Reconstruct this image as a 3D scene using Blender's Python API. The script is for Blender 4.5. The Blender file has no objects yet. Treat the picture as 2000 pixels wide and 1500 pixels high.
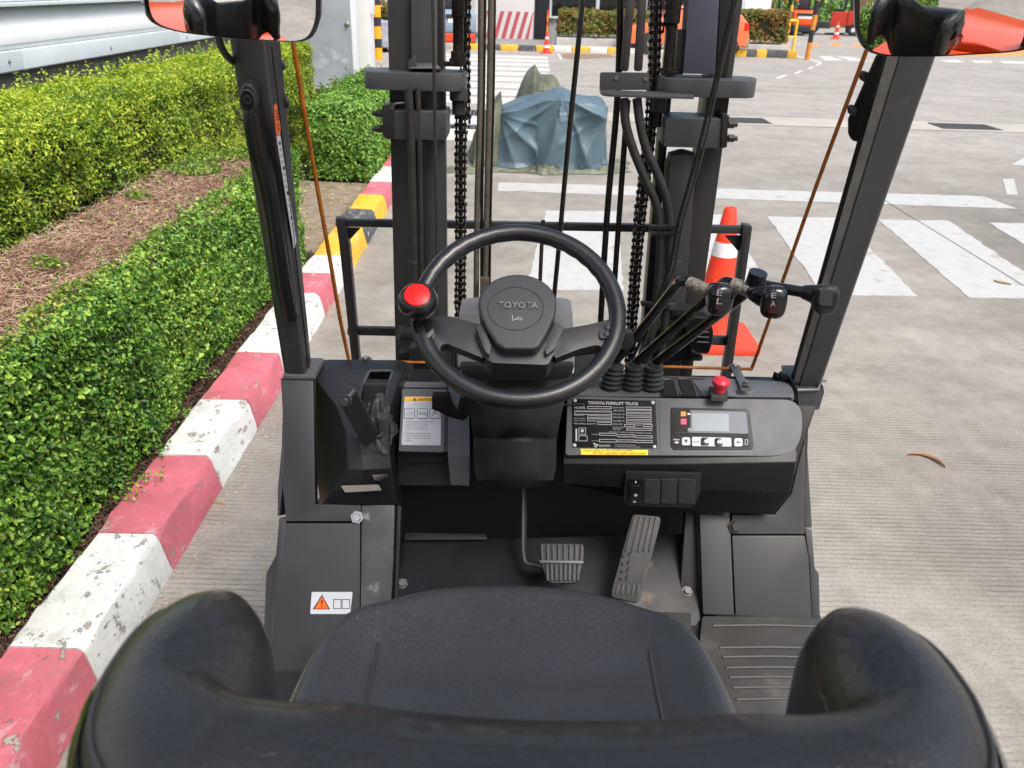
import bpy, bmesh, math, random
import numpy as np
from mathutils import Vector, Matrix
random.seed(7); rng = np.random.default_rng(7)
S = bpy.context.scene
COL = S.collection
R = math.radians

# ---------------------------------------------------------------- camera
EYE = Vector((0.0, 0.0, 1.9)); FPX = 1660.0; PITCH = R(25.2); ROLL = R(1.6)
CM = Matrix.Rotation(math.pi/2-PITCH, 3, 'X') @ Matrix.Rotation(ROLL, 3, 'Z')
cd = bpy.data.cameras.new('camera'); cam = bpy.data.objects.new('camera', cd); COL.objects.link(cam)
cam.matrix_world = Matrix.Translation(EYE) @ CM.to_4x4()
cd.sensor_width = 36; cd.lens = FPX/2000*36; cd.clip_start = .02; cd.clip_end = 600
cd.dof.use_dof = True; cd.dof.focus_distance = 1.85; cd.dof.aperture_fstop = 10.5
S.camera = cam
S.render.resolution_x = 1024; S.render.resolution_y = 768

# ---------------------------------------------------------------- sky, sun, exposure
SUN_EL, SUN_AZ = 58, 140      # azimuth measured clockwise from +Y
w = bpy.data.worlds.new('World'); S.world = w; w.use_nodes = True
nt = w.node_tree; bg = nt.nodes['Background']
sky = nt.nodes.new('ShaderNodeTexSky'); sky.sky_type = 'NISHITA'; sky.sun_disc = False
sky.sun_elevation = R(SUN_EL); sky.sun_rotation = R(SUN_AZ)
sky.air_density = 1.0; sky.dust_density = 6.0; sky.ozone_density = 1.0
nt.links.new(sky.outputs[0], bg.inputs[0]); bg.inputs[1].default_value = 0.15
sl = bpy.data.lights.new('sun', 'SUN'); sl.energy = 1.6; sl.angle = R(24); sl.color = (1, .985, .965)
sun = bpy.data.objects.new('sun', sl); COL.objects.link(sun)
sd = Vector((math.sin(R(SUN_AZ))*math.cos(R(SUN_EL)), math.cos(R(SUN_AZ))*math.cos(R(SUN_EL)), math.sin(R(SUN_EL))))
sun.rotation_euler = sd.to_track_quat('Z', 'Y').to_euler()
S.view_settings.view_transform = 'Standard'; S.view_settings.look = 'None'
S.view_settings.exposure = 0.72; S.view_settings.gamma = 1

# ---------------------------------------------------------------- points from sight lines onto real planes
def ray(px, py): return CM @ Vector(((px-1000)/FPX, -(py-750)/FPX, -1))
def atz(px, py, z=0.0):
    d = ray(px, py); return EYE + d*((z-EYE.z)/d.z)
def aty(px, py, y):
    d = ray(px, py); return EYE + d*(y/d.y)
class Plane:
    def __init__(s, p0, n): s.p = Vector(p0); s.n = Vector(n).normalized()
    def at(s, px, py, off=0.0):
        d = ray(px, py); t = (s.p-EYE).dot(s.n)/d.dot(s.n); return EYE + d*t + s.n*off
def YP(y): return Plane((0, y, 0), (0, -1, 0))
def ZP(z): return Plane((0, 0, z), (0, 0, 1))

# ---------------------------------------------------------------- materials
def mat(name, col, rough=.5, metal=0, var=0.0, edge=0, vs=8, bump=0.0, bs=200, bd=.001, col2=None, wear=None, coat=0, spec=.3, bdetail=3):
    m = bpy.data.materials.new(name); m.use_nodes = True
    t = m.node_tree; b = t.nodes['Principled BSDF']; L = t.links.new
    b.inputs['Roughness'].default_value = rough; b.inputs['Metallic'].default_value = metal
    b.inputs['Coat Weight'].default_value = coat; b.inputs['Specular IOR Level'].default_value = spec
    c = (*col, 1); b.inputs['Base Color'].default_value = c
    tc = t.nodes.new('ShaderNodeTexCoord')
    if var > 0 or col2:
        n = t.nodes.new('ShaderNodeTexNoise'); n.inputs['Scale'].default_value = vs; n.inputs['Detail'].default_value = 6; n.inputs['Roughness'].default_value = .65
        L(tc.outputs['Object'], n.inputs['Vector'])
        r = t.nodes.new('ShaderNodeValToRGB'); r.color_ramp.elements[0].position = .32; r.color_ramp.elements[1].position = .7
        c2 = col2 or tuple(x*(1+var) for x in col); c1 = col if col2 else tuple(x*(1-var) for x in col)
        r.color_ramp.elements[0].color = (*c1, 1); r.color_ramp.elements[1].color = (*c2, 1)
        L(n.outputs['Fac'], r.inputs['Fac']); L(r.outputs[0], b.inputs['Base Color'])
        src = r.outputs[0]
        mr = t.nodes.new('ShaderNodeMapRange'); mr.inputs[3].default_value = max(.02, rough-.1); mr.inputs[4].default_value = min(1, rough+.12)
        n3 = t.nodes.new('ShaderNodeTexNoise'); n3.inputs['Scale'].default_value = vs*2.3; n3.inputs['Detail'].default_value = 5
        L(tc.outputs['Object'], n3.inputs['Vector']); L(n3.outputs['Fac'], mr.inputs[0]); L(mr.outputs[0], b.inputs['Roughness'])
        if wear:   # (colour, scale, threshold)
            n2 = t.nodes.new('ShaderNodeTexNoise'); n2.inputs['Scale'].default_value = wear[1]; n2.inputs['Detail'].default_value = 8; n2.inputs['Roughness'].default_value = .6
            L(tc.outputs['Object'], n2.inputs['Vector'])
            r2 = t.nodes.new('ShaderNodeValToRGB'); r2.color_ramp.elements[0].position = wear[2]; r2.color_ramp.elements[1].position = wear[2]+(wear[3] if len(wear) > 3 else .03)
            L(n2.outputs['Fac'], r2.inputs['Fac'])
            mx = t.nodes.new('ShaderNodeMix'); mx.data_type = 'RGBA'
            L(r2.outputs[0], mx.inputs[0]); L(src, mx.inputs[6]); mx.inputs[7].default_value = (*wear[0], 1)
            L(mx.outputs[2], b.inputs['Base Color'])
    if edge and b.inputs['Base Color'].links:
        g = t.nodes.new('ShaderNodeNewGeometry'); r = t.nodes.new('ShaderNodeValToRGB'); r.color_ramp.elements[0].position = .515; r.color_ramp.elements[1].position = .58
        L(g.outputs['Pointiness'], r.inputs['Fac']); src = b.inputs['Base Color'].links[0].from_socket
        mx = t.nodes.new('ShaderNodeMix'); mx.data_type = 'RGBA'; mu = t.nodes.new('ShaderNodeMath'); mu.operation = 'MULTIPLY'; mu.inputs[1].default_value = .55
        L(r.outputs[0], mu.inputs[0]); L(mu.outputs[0], mx.inputs[0]); L(src, mx.inputs[6]); mx.inputs[7].default_value = (edge, edge, edge, 1); L(mx.outputs[2], b.inputs['Base Color'])
    if bump > 0:
        n = t.nodes.new('ShaderNodeTexNoise'); n.inputs['Scale'].default_value = bs; n.inputs['Detail'].default_value = bdetail
        L(tc.outputs['Object'], n.inputs['Vector'])
        bp = t.nodes.new('ShaderNodeBump'); bp.inputs['Strength'].default_value = bump; bp.inputs['Distance'].default_value = bd
        L(n.outputs['Fac'], bp.inputs['Height']); L(bp.outputs[0], b.inputs['Normal'])
    return m

def leather(name, col, scale, dist, rough=.38, fold=0):
    m = mat(name, col, rough, var=.15, vs=5, spec=.55, coat=.2)
    t = m.node_tree; L = t.links.new; b = t.nodes['Principled BSDF']; tc = [n for n in t.nodes if n.type == 'TEX_COORD'][0]
    n = t.nodes.new('ShaderNodeTexNoise'); n.inputs['Scale'].default_value = scale*.45; n.inputs['Detail'].default_value = 2
    mp = t.nodes.new('ShaderNodeVectorMath'); mp.operation = 'MULTIPLY_ADD'; mp.inputs[1].default_value = (.006, .006, .006)
    L(tc.outputs['Object'], n.inputs['Vector']); L(n.outputs['Color'], mp.inputs[0]); L(tc.outputs['Object'], mp.inputs[2])
    v = t.nodes.new('ShaderNodeTexVoronoi'); v.feature = 'DISTANCE_TO_EDGE'; v.inputs['Scale'].default_value = scale
    sc = t.nodes.new('ShaderNodeMapping'); sc.inputs['Scale'].default_value = (.72, 1.35, 1)
    L(mp.outputs[0], sc.inputs['Vector']); L(sc.outputs[0], v.inputs['Vector'])
    r = t.nodes.new('ShaderNodeValToRGB'); r.color_ramp.elements[1].position = .3
    L(v.outputs['Distance'], r.inputs['Fac'])
    n2 = t.nodes.new('ShaderNodeTexNoise'); n2.inputs['Scale'].default_value = 28; n2.inputs['Detail'].default_value = 3
    L(tc.outputs['Object'], n2.inputs['Vector'])
    bp = t.nodes.new('ShaderNodeBump'); bp.inputs['Strength'].default_value = .7; bp.inputs['Distance'].default_value = dist
    L(r.outputs[0], bp.inputs['Height'])
    bp2 = t.nodes.new('ShaderNodeBump'); bp2.inputs['Strength'].default_value = .16; bp2.inputs['Distance'].default_value = .004
    L(n2.outputs['Fac'], bp2.inputs['Height']); L(bp2.outputs[0], bp.inputs['Normal']); L(bp.outputs[0], b.inputs['Normal'])
    return m

def leafmat(name, stops, rough=.35, trans=.25, clump=2.5):
    m = bpy.data.materials.new(name); m.use_nodes = True
    t = m.node_tree; b = t.nodes['Principled BSDF']; L = t.links.new
    g = t.nodes.new('ShaderNodeNewGeometry'); n = t.nodes.new('ShaderNodeTexNoise'); n.inputs['Scale'].default_value = clump; n.inputs['Detail'].default_value = 3
    L(g.outputs['Position'], n.inputs['Vector'])
    a = t.nodes.new('ShaderNodeMath'); a.operation = 'MULTIPLY_ADD'; a.inputs[1].default_value = .62
    s = t.nodes.new('ShaderNodeMath'); s.operation = 'MULTIPLY'; s.inputs[1].default_value = .75
    L(g.outputs['Random Per Island'], a.inputs[0]); L(n.outputs['Fac'], s.inputs[0]); L(s.outputs[0], a.inputs[2])
    r = t.nodes.new('ShaderNodeValToRGB'); r.color_ramp.elements.remove(r.color_ramp.elements[1])
    r.color_ramp.elements[0].position = stops[0][0]; r.color_ramp.elements[0].color = (*stops[0][1], 1)
    for p, c in stops[1:]:
        e = r.color_ramp.elements.new(p); e.color = (*c, 1)
    L(a.outputs[0], r.inputs['Fac']); L(r.outputs[0], b.inputs['Base Color'])
    b.inputs['Roughness'].default_value = rough
    tr = t.nodes.new('ShaderNodeBsdfTranslucent'); L(r.outputs[0], tr.inputs[0])
    mx = t.nodes.new('ShaderNodeMixShader'); mx.inputs[0].default_value = trans
    L(b.outputs[0], mx.inputs[1]); L(tr.outputs[0], mx.inputs[2]); L(mx.outputs[0], t.nodes['Material Output'].inputs[0])
    return m

M = {}
M['plastic'] = mat('charcoal moulded plastic', (.011, .0125, .0148), .42, var=.2, vs=7, edge=.09, bump=.3, bs=800, bd=.0005, wear=((.026, .0265, .0265), 9, .56, .2))
M['plastic_grey'] = mat('grey console plastic', (.062, .067, .075), .45, var=.14, vs=6, edge=.22, bump=.3, bs=900, bd=.0005, wear=((.1, .098, .093), 11, .6, .2))
M['plastic_black'] = mat('black plastic', (.0065, .007, .0075), .36, var=.3, vs=9, edge=.06, wear=((.02, .019, .018), 12, .6, .18), spec=.22, bump=.15, bs=900, bd=.0003)
M['gloss_black'] = mat('glossy black plastic', (.008, .008, .009), .12, coat=.3)
M['rubber'] = mat('black rubber', (.030, .033, .034), .55, var=.25, vs=30, bump=.2, bs=300, bd=.0005)
M['mat_rubber'] = mat('worn floor mat rubber', (.048, .047, .045), .45, var=.3, vs=5, bump=.2, bs=250, bd=.0005, wear=((.10, .095, .086), 7, .56, .15))
M['paint'] = mat('dark grey painted steel', (.022, .025, .030), .38, var=.2, vs=8, edge=.16, bump=.15, bs=120, bd=.0006, wear=((.09, .085, .078), 13, .63, .14))
M['paint_dark'] = mat('black painted steel', (.0075, .0072, .0072), .34, var=.3, vs=12, edge=.07, bump=.2, bs=90, bd=.0008, spec=.2, wear=((.05, .038, .03), 22, .62, .12))
M['scuffed'] = mat('scuffed steel plate', (.085, .085, .085), .36, metal=.35, var=.25, vs=14, bump=.2, bs=60, bd=.0008, wear=((.3, .29, .28), 17, .58, .1))
M['toe'] = mat('scratched glossy black toe plate', (.012, .013, .015), .3, var=.3, vs=8, bump=.35, bs=5, bd=.01, wear=((.075, .06, .045), 7, .64, .05), bdetail=1, spec=.12)
M['steel'] = mat('bare steel', (.5, .48, .44), .32, metal=1, var=.15, vs=40)
M['channel'] = mat('dusty steel channel', (.33, .31, .28), .5, metal=.2, var=.25, vs=18, bump=.15, bs=80, bd=.0005)
M['oily'] = mat('greasy black chain steel', (.016, .014, .012), .22, metal=.4, var=.5, vs=140, bump=.8, bs=220, bd=.002)
M['hose'] = mat('black hydraulic hose', (.03, .028, .026), .5, var=.3, vs=40, bump=.2, bs=300, bd=.0005)
M['dusty_hose'] = mat('dusty metal pipe', (.11, .098, .082), .45, var=.3, vs=30, metal=.2)
M['rod'] = mat('orange rusted rod', (.32, .105, .012), .5, var=.35, vs=40, wear=((.12, .1, .085), 60, .66, .06))
M['red'] = mat('red plastic', (.72, .012, .012), .3, bump=.15, bs=900, bd=.0002)
M['estop'] = mat('faded red button', (.55, .03, .05), .35, var=.15, vs=60)
M['orange'] = mat('orange truck paint', (.62, .065, .012), .2, var=.06, vs=3, coat=.5)
M['counter'] = mat('dark blue grey counterweight', (.03, .04, .055), .4, var=.15, vs=4)
M['leather'] = leather('black seat vinyl', (.022, .023, .025), 330, .00032, .30)
M['leather2'] = leather('black backrest vinyl', (.0115, .0115, .0115), 300, .00026, .29)
M['wheel'] = mat('steering wheel foam', (.011, .012, .014), .24, var=.12, vs=15, spec=.5, bump=.5, bs=1100, bd=.0004)
M['hub'] = mat('grained horn pad', (.034, .037, .041), .36, var=.1, vs=12, bump=.6, bs=1000, bd=.0006)
M['white'] = mat('white print', (.75, .75, .73), .5)
M['pale'] = mat('pale label paper', (.5, .53, .56), .55, var=.05, vs=30)
M['ink'] = mat('black print', (.012, .012, .012), .5)
M['inkgrey'] = mat('grey print', (.28, .28, .28), .5)
M['silver_ink'] = mat('silver print', (.42, .42, .42), .4)
M['yellow'] = mat('yellow label', (.85, .62, .02), .45)
M['amber'] = mat('amber header', (.8, .4, .02), .45)
M['orange_label'] = mat('orange warning label', (.8, .13, .02), .45)
M['lcd'] = mat('pale lcd glass', (.27, .30, .315), .5, spec=.2, var=.05, vs=30)
M['lcdgrey'] = mat('grey display glass', (.13, .14, .165), .45, spec=.25)
M['handle'] = mat('satin black grab handle', (.011, .011, .012), .26, var=.2, vs=10)
M['plate'] = mat('black data plate', (.006, .006, .0065), .4, wear=((.03, .03, .03), 40, .7, .05), var=.2, vs=30, spec=.12)
M['tape'] = mat('clear wrapping tape', (.2, .18, .14), .15, var=.75, vs=110, bump=1, bs=150, bd=.004, coat=.6)
M['pedal'] = mat('worn pedal rubber', (.016, .017, .018), .5, var=.3, vs=20, edge=.07, bump=.3, bs=200, bd=.0006, wear=((.05, .047, .043), 30, .6, .15))
mm = mat('mirror glass', (.9, .9, .9), .015, metal=1); M['mirror'] = mm

# ---------------------------------------------------------------- object helpers
WLOC = {}
def link(o, parent, loc):
    COL.objects.link(o); o.location = loc; WLOC[o.name] = Vector(loc)
    if parent is not None:
        o.parent = parent; o.matrix_parent_inverse = Matrix.Translation(-WLOC[parent.name])
    return o
def thing(name, loc, label, cat, group=None):
    o = bpy.data.objects.new(name, None); o.empty_display_size = .1; link(o, None, loc)
    o['label'] = label; o['category'] = cat
    if group: o['group'] = group
    return o
def tag(o, label=None, cat=None, group=None, kind=None):
    if label: o['label'] = label
    if cat: o['category'] = cat
    if group: o['group'] = group
    if kind: o['kind'] = kind
    return o
def fin(name, me, m, parent, smooth=35):
    co = np.empty(len(me.vertices)*3); me.vertices.foreach_get('co', co); co = co.reshape(-1, 3)
    c = (co.min(0)+co.max(0))/2; co -= c; me.vertices.foreach_set('co', co.ravel())
    if m is not None and not me.materials: me.materials.append(m)
    if smooth:
        me.polygons.foreach_set('use_smooth', [True]*len(me.polygons)); me.set_sharp_from_angle(angle=R(smooth))
    me.update()
    return link(bpy.data.objects.new(name, me), parent, Vector(c))
def mk(name, verts, faces, m, parent=None, bev=0, seg=2, smooth=35, mats=None, fmat=None, angle=25):
    bm = bmesh.new(); vs = [bm.verts.new(v) for v in verts]
    for i, f in enumerate(faces):
        try: ff = bm.faces.new([vs[k] for k in f])
        except ValueError: continue
        if fmat: ff.material_index = fmat[i]
    bmesh.ops.remove_doubles(bm, verts=bm.verts, dist=1e-6)
    bmesh.ops.recalc_face_normals(bm, faces=bm.faces)
    if bev > 0:
        es = [e for e in bm.edges if len(e.link_faces) == 2 and e.calc_face_angle(0) > R(angle)]
        bmesh.ops.bevel(bm, geom=es, offset=bev, segments=seg, affect='EDGES', profile=.6, clamp_overlap=True)
    me = bpy.data.meshes.new(name); bm.to_mesh(me); bm.free()
    if mats:
        for x in mats: me.materials.append(x)
    return fin(name, me, m, parent, smooth)
def prism(name, top, off, m, parent=None, bev=.002, seg=2, **k):
    n = len(top); bot = [Vector(p)+Vector(off) for p in top]
    faces = [list(range(n)), list(range(2*n-1, n-1, -1))] + [[i, (i+1) % n, n+(i+1) % n, n+i] for i in range(n)]
    return mk(name, list(top)+bot, faces, m, parent, bev, seg, **k)
def slab(name, pts, pl, th, m, parent=None, bev=.002, off=0, seg=2, **k):
    return prism(name, [pl.at(x, y, off) for x, y in pts], -pl.n*th, m, parent, bev, seg, **k)
def rounded(pts, r, n=4):
    out = []; N = len(pts)
    for i in range(N):
        p = Vector(pts[i]); a = Vector(pts[i-1]); b = Vector(pts[(i+1) % N])
        rr = r[i] if isinstance(r, (list, tuple)) else r
        da = min(rr, (a-p).length*.49); db = min(rr, (b-p).length*.49)
        A = p+(a-p).normalized()*da; B = p+(b-p).normalized()*db
        for k in range(n+1):
            t = k/n; out.append(tuple((1-t)**2*A+2*t*(1-t)*p+t*t*B))
    return out
def loft(name, rows, back, m, parent=None, bev=.004, seg=2, **k):
    """rows of (px,py,Y) sight points -> surface closed off towards plane Y=back"""
    V = []; F = []; n = len(rows[0]); nr = len(rows)
    for r in rows:
        for p in r: V.append(aty(*p))
    for i in range(nr-1):
        for j in range(n-1): F.append([i*n+j, i*n+j+1, (i+1)*n+j+1, (i+1)*n+j])
    ring = [j for j in range(n)]+[i*n+n-1 for i in range(1, nr)]+[(nr-1)*n+j for j in range(n-2, -1, -1)]+[i*n for i in range(nr-2, 0, -1)]
    b0 = len(V)
    for q in ring:
        p = V[q].copy(); p.y = back; V.append(p)
    L = len(ring)
    for q in range(L): F.append([ring[q], ring[(q+1) % L], b0+(q+1) % L, b0+q])
    F.append([b0+q for q in range(L-1, -1, -1)])
    return mk(name, V, F, m, parent, bev, seg, **k)
def frames(P, closed=False):
    n = len(P); T = []
    for i in range(n):
        a = P[i-1] if (i > 0 or closed) else P[i]; b = P[(i+1) % n] if (i < n-1 or closed) else P[i]
        T.append((b-a).normalized())
    u = T[0].orthogonal().normalized(); out = []
    for i in range(n):
        u = (u - T[i]*u.dot(T[i])).normalized(); out.append((T[i], u, T[i].cross(u)))
    return out
def smoothpath(pts, sub=6):
    P = [Vector(p) for p in pts]
    if len(P) < 3: return P
    out = []
    for i in range(len(P)-1):
        p0 = P[max(i-1, 0)]; p1 = P[i]; p2 = P[i+1]; p3 = P[min(i+2, len(P)-1)]
        for k in range(sub):
            t = k/sub; out.append(.5*((2*p1)+(p2-p0)*t+(2*p0-5*p1+4*p2-p3)*t*t+(3*p1-3*p2+p3-p0)*t**3))
    out.append(P[-1]); return out
def tube(name, pts, r, m, parent=None, n=10, closed=False, sub=6, flat=1.0, smooth=50):
    P = smoothpath(pts, sub) if sub else [Vector(p) for p in pts]
    k = len(P); rr = [r]*k if not isinstance(r, (list, tuple)) else [np.interp(i/(k-1)*(len(r)-1), range(len(r)), r) for i in range(k)]
    V = []; F = []
    for i, (T, u, v) in enumerate(frames(P, closed)):
        for j in range(n):
            a = 2*math.pi*j/n; V.append(P[i]+u*math.cos(a)*rr[i]+v*math.sin(a)*rr[i]*flat)
    for i in range(k if closed else k-1):
        for j in range(n): F.append([i*n+j, i*n+(j+1) % n, ((i+1) % k)*n+(j+1) % n, ((i+1) % k)*n+j])
    if not closed: F += [list(range(n-1, -1, -1)), [(k-1)*n+j for j in range(n)]]
    return mk(name, V, F, m, parent, smooth=smooth)
def lathe(name, prof, o, axis, m, parent=None, n=24, smooth=40, scale2=1.0):
    ax = Vector(axis).normalized(); u = ax.orthogonal().normalized(); v = ax.cross(u); V = []; F = []; o = Vector(o)
    for r, h in prof:
        for j in range(n):
            a = 2*math.pi*j/n; V.append(o+ax*h+(u*math.cos(a)+v*math.sin(a)*scale2)*max(r, 1e-5))
    for i in range(len(prof)-1):
        for j in range(n): F.append([i*n+j, i*n+(j+1) % n, (i+1)*n+(j+1) % n, (i+1)*n+j])
    F += [list(range(n-1, -1, -1)), [(len(prof)-1)*n+j for j in range(n)]]
    return mk(name, V, F, m, parent, smooth=smooth)
def bx(name, c, s, m, parent=None, bev=.003, rot=None, seg=2, **k):
    c = Vector(c); V = []
    for x in (-1, 1):
        for y in (-1, 1):
            for z in (-1, 1):
                p = Vector((x*s[0]/2, y*s[1]/2, z*s[2]/2))
                if rot: p = rot @ p
                V.append(c+p)
    F = [[0, 1, 3, 2], [4, 6, 7, 5], [0, 4, 5, 1], [2, 3, 7, 6], [0, 2, 6, 4], [1, 5, 7, 3]]
    return mk(name, V, F, m, parent, bev, seg, **k)
def basis(T, up=(0, 0, 1)):
    T = Vector(T).normalized(); u = Vector(up).cross(T).normalized(); return Matrix((u, T, u.cross(T)*1)).transposed()
def beam(name, a, b, w, h, m, parent=None, bev=.003, up=(0, 0, 1), seg=2):
    a = Vector(a); b = Vector(b); return bx(name, (a+b)/2, (w, (b-a).length, h), m, parent, bev, basis(b-a, up), seg)
def bolt(pl, px, py, r, h, parent, m=None, off=0, name='bolt'):
    return lathe(name, [(r*1.5, 0), (r*1.5, h*.25), (r, h*.25), (r, h), (r*.9, h*1.1)], pl.at(px, py, off), pl.n, m or M['paint'], parent, n=6 if r > .004 else 8, smooth=25)
def text(s, a, b, pl, m, parent, off=.0008, h=None, ext=0, name='lettering', bold=False):
    cu = bpy.data.curves.new('t', 'FONT'); cu.body = s; cu.resolution_u = 2; cu.extrude = 0
    if bold: cu.offset = .02
    ob = bpy.data.objects.new('t', cu); COL.objects.link(ob)
    bpy.context.view_layer.update()
    me = bpy.data.meshes.new_from_object(ob.evaluated_get(bpy.context.evaluated_depsgraph_get()))
    bpy.data.objects.remove(ob)
    co = np.empty(len(me.vertices)*3); me.vertices.foreach_get('co', co); co = co.reshape(-1, 3)
    A = pl.at(*a, off); B = pl.at(*b, off); X = (B-A); Wd = X.length; X.normalize(); Yv = pl.n.cross(X).normalized()
    x0, x1 = co[:, 0].min(), co[:, 0].max(); sx = Wd/(x1-x0); sy = h/.7 if h else sx
    out = np.array([tuple(A+X*((c[0]-x0)*sx)+Yv*(c[1]*sy)) for c in co])
    me.vertices.foreach_set('co', out.ravel()); me.materials.clear()
    if ext:
        bm = bmesh.new(); bm.from_mesh(me)
        r = bmesh.ops.extrude_face_region(bm, geom=bm.faces[:])
        for v in [g for g in r['geom'] if isinstance(g, bmesh.types.BMVert)]: v.co += pl.n*ext
        bmesh.ops.recalc_face_normals(bm, faces=bm.faces); bm.to_mesh(me); bm.free()
    return fin(name, me, m, parent, smooth=0)
def decal(name, pts, pl, m, parent, off=.0006, th=.0006):
    return prism(name, [pl.at(x, y, off+th*.0) for x, y in pts], -pl.n*th*.5, m, parent, bev=0, smooth=0)
def rect(x0, y0, x1, y1, k=0.0):      # slightly rolled rectangle, k = slope
    return [(x0, y0), (x1, y0+k*(x1-x0)), (x1, y1+k*(x1-x0)), (x0, y1)]
def boxes(name, L, m, parent=None, smooth=0):
    """several boxes (centre,size) in one mesh"""
    V = []; F = []
    for c, s in L:
        b = len(V)
        for x in (-1, 1):
            for y in (-1, 1):
                for z in (-1, 1): V.append((c[0]+x*s[0]/2, c[1]+y*s[1]/2, c[2]+z*s[2]/2))
        F += [[b+i for i in f] for f in ([0, 1, 3, 2], [4, 6, 7, 5], [0, 4, 5, 1], [2, 3, 7, 6], [0, 2, 6, 4], [1, 5, 7, 3])]
    return mk(name, V, F, m, parent, smooth=smooth)
def cut(o, cutter):
    md = o.modifiers.new('b', 'BOOLEAN'); md.object = cutter; md.operation = 'DIFFERENCE'; md.solver = 'EXACT'
    bpy.context.view_layer.update()
    me = bpy.data.meshes.new_from_object(o.evaluated_get(bpy.context.evaluated_depsgraph_get()))
    o.modifiers.clear(); o.data = me; bpy.data.objects.remove(cutter)
    me.polygons.foreach_set('use_smooth', [True]*len(me.polygons)); me.set_sharp_from_angle(angle=R(30))
def copytree(o, dx, label=None):
    c = o.copy(); COL.objects.link(c)
    if o.parent is None: c.location = Vector(o.location)+Vector(dx)
    if label: c['label'] = label
    for ch in list(o.children):
        d = copytree(ch, dx); d.parent = c; d.matrix_parent_inverse = ch.matrix_parent_inverse.copy()
    return c

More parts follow.
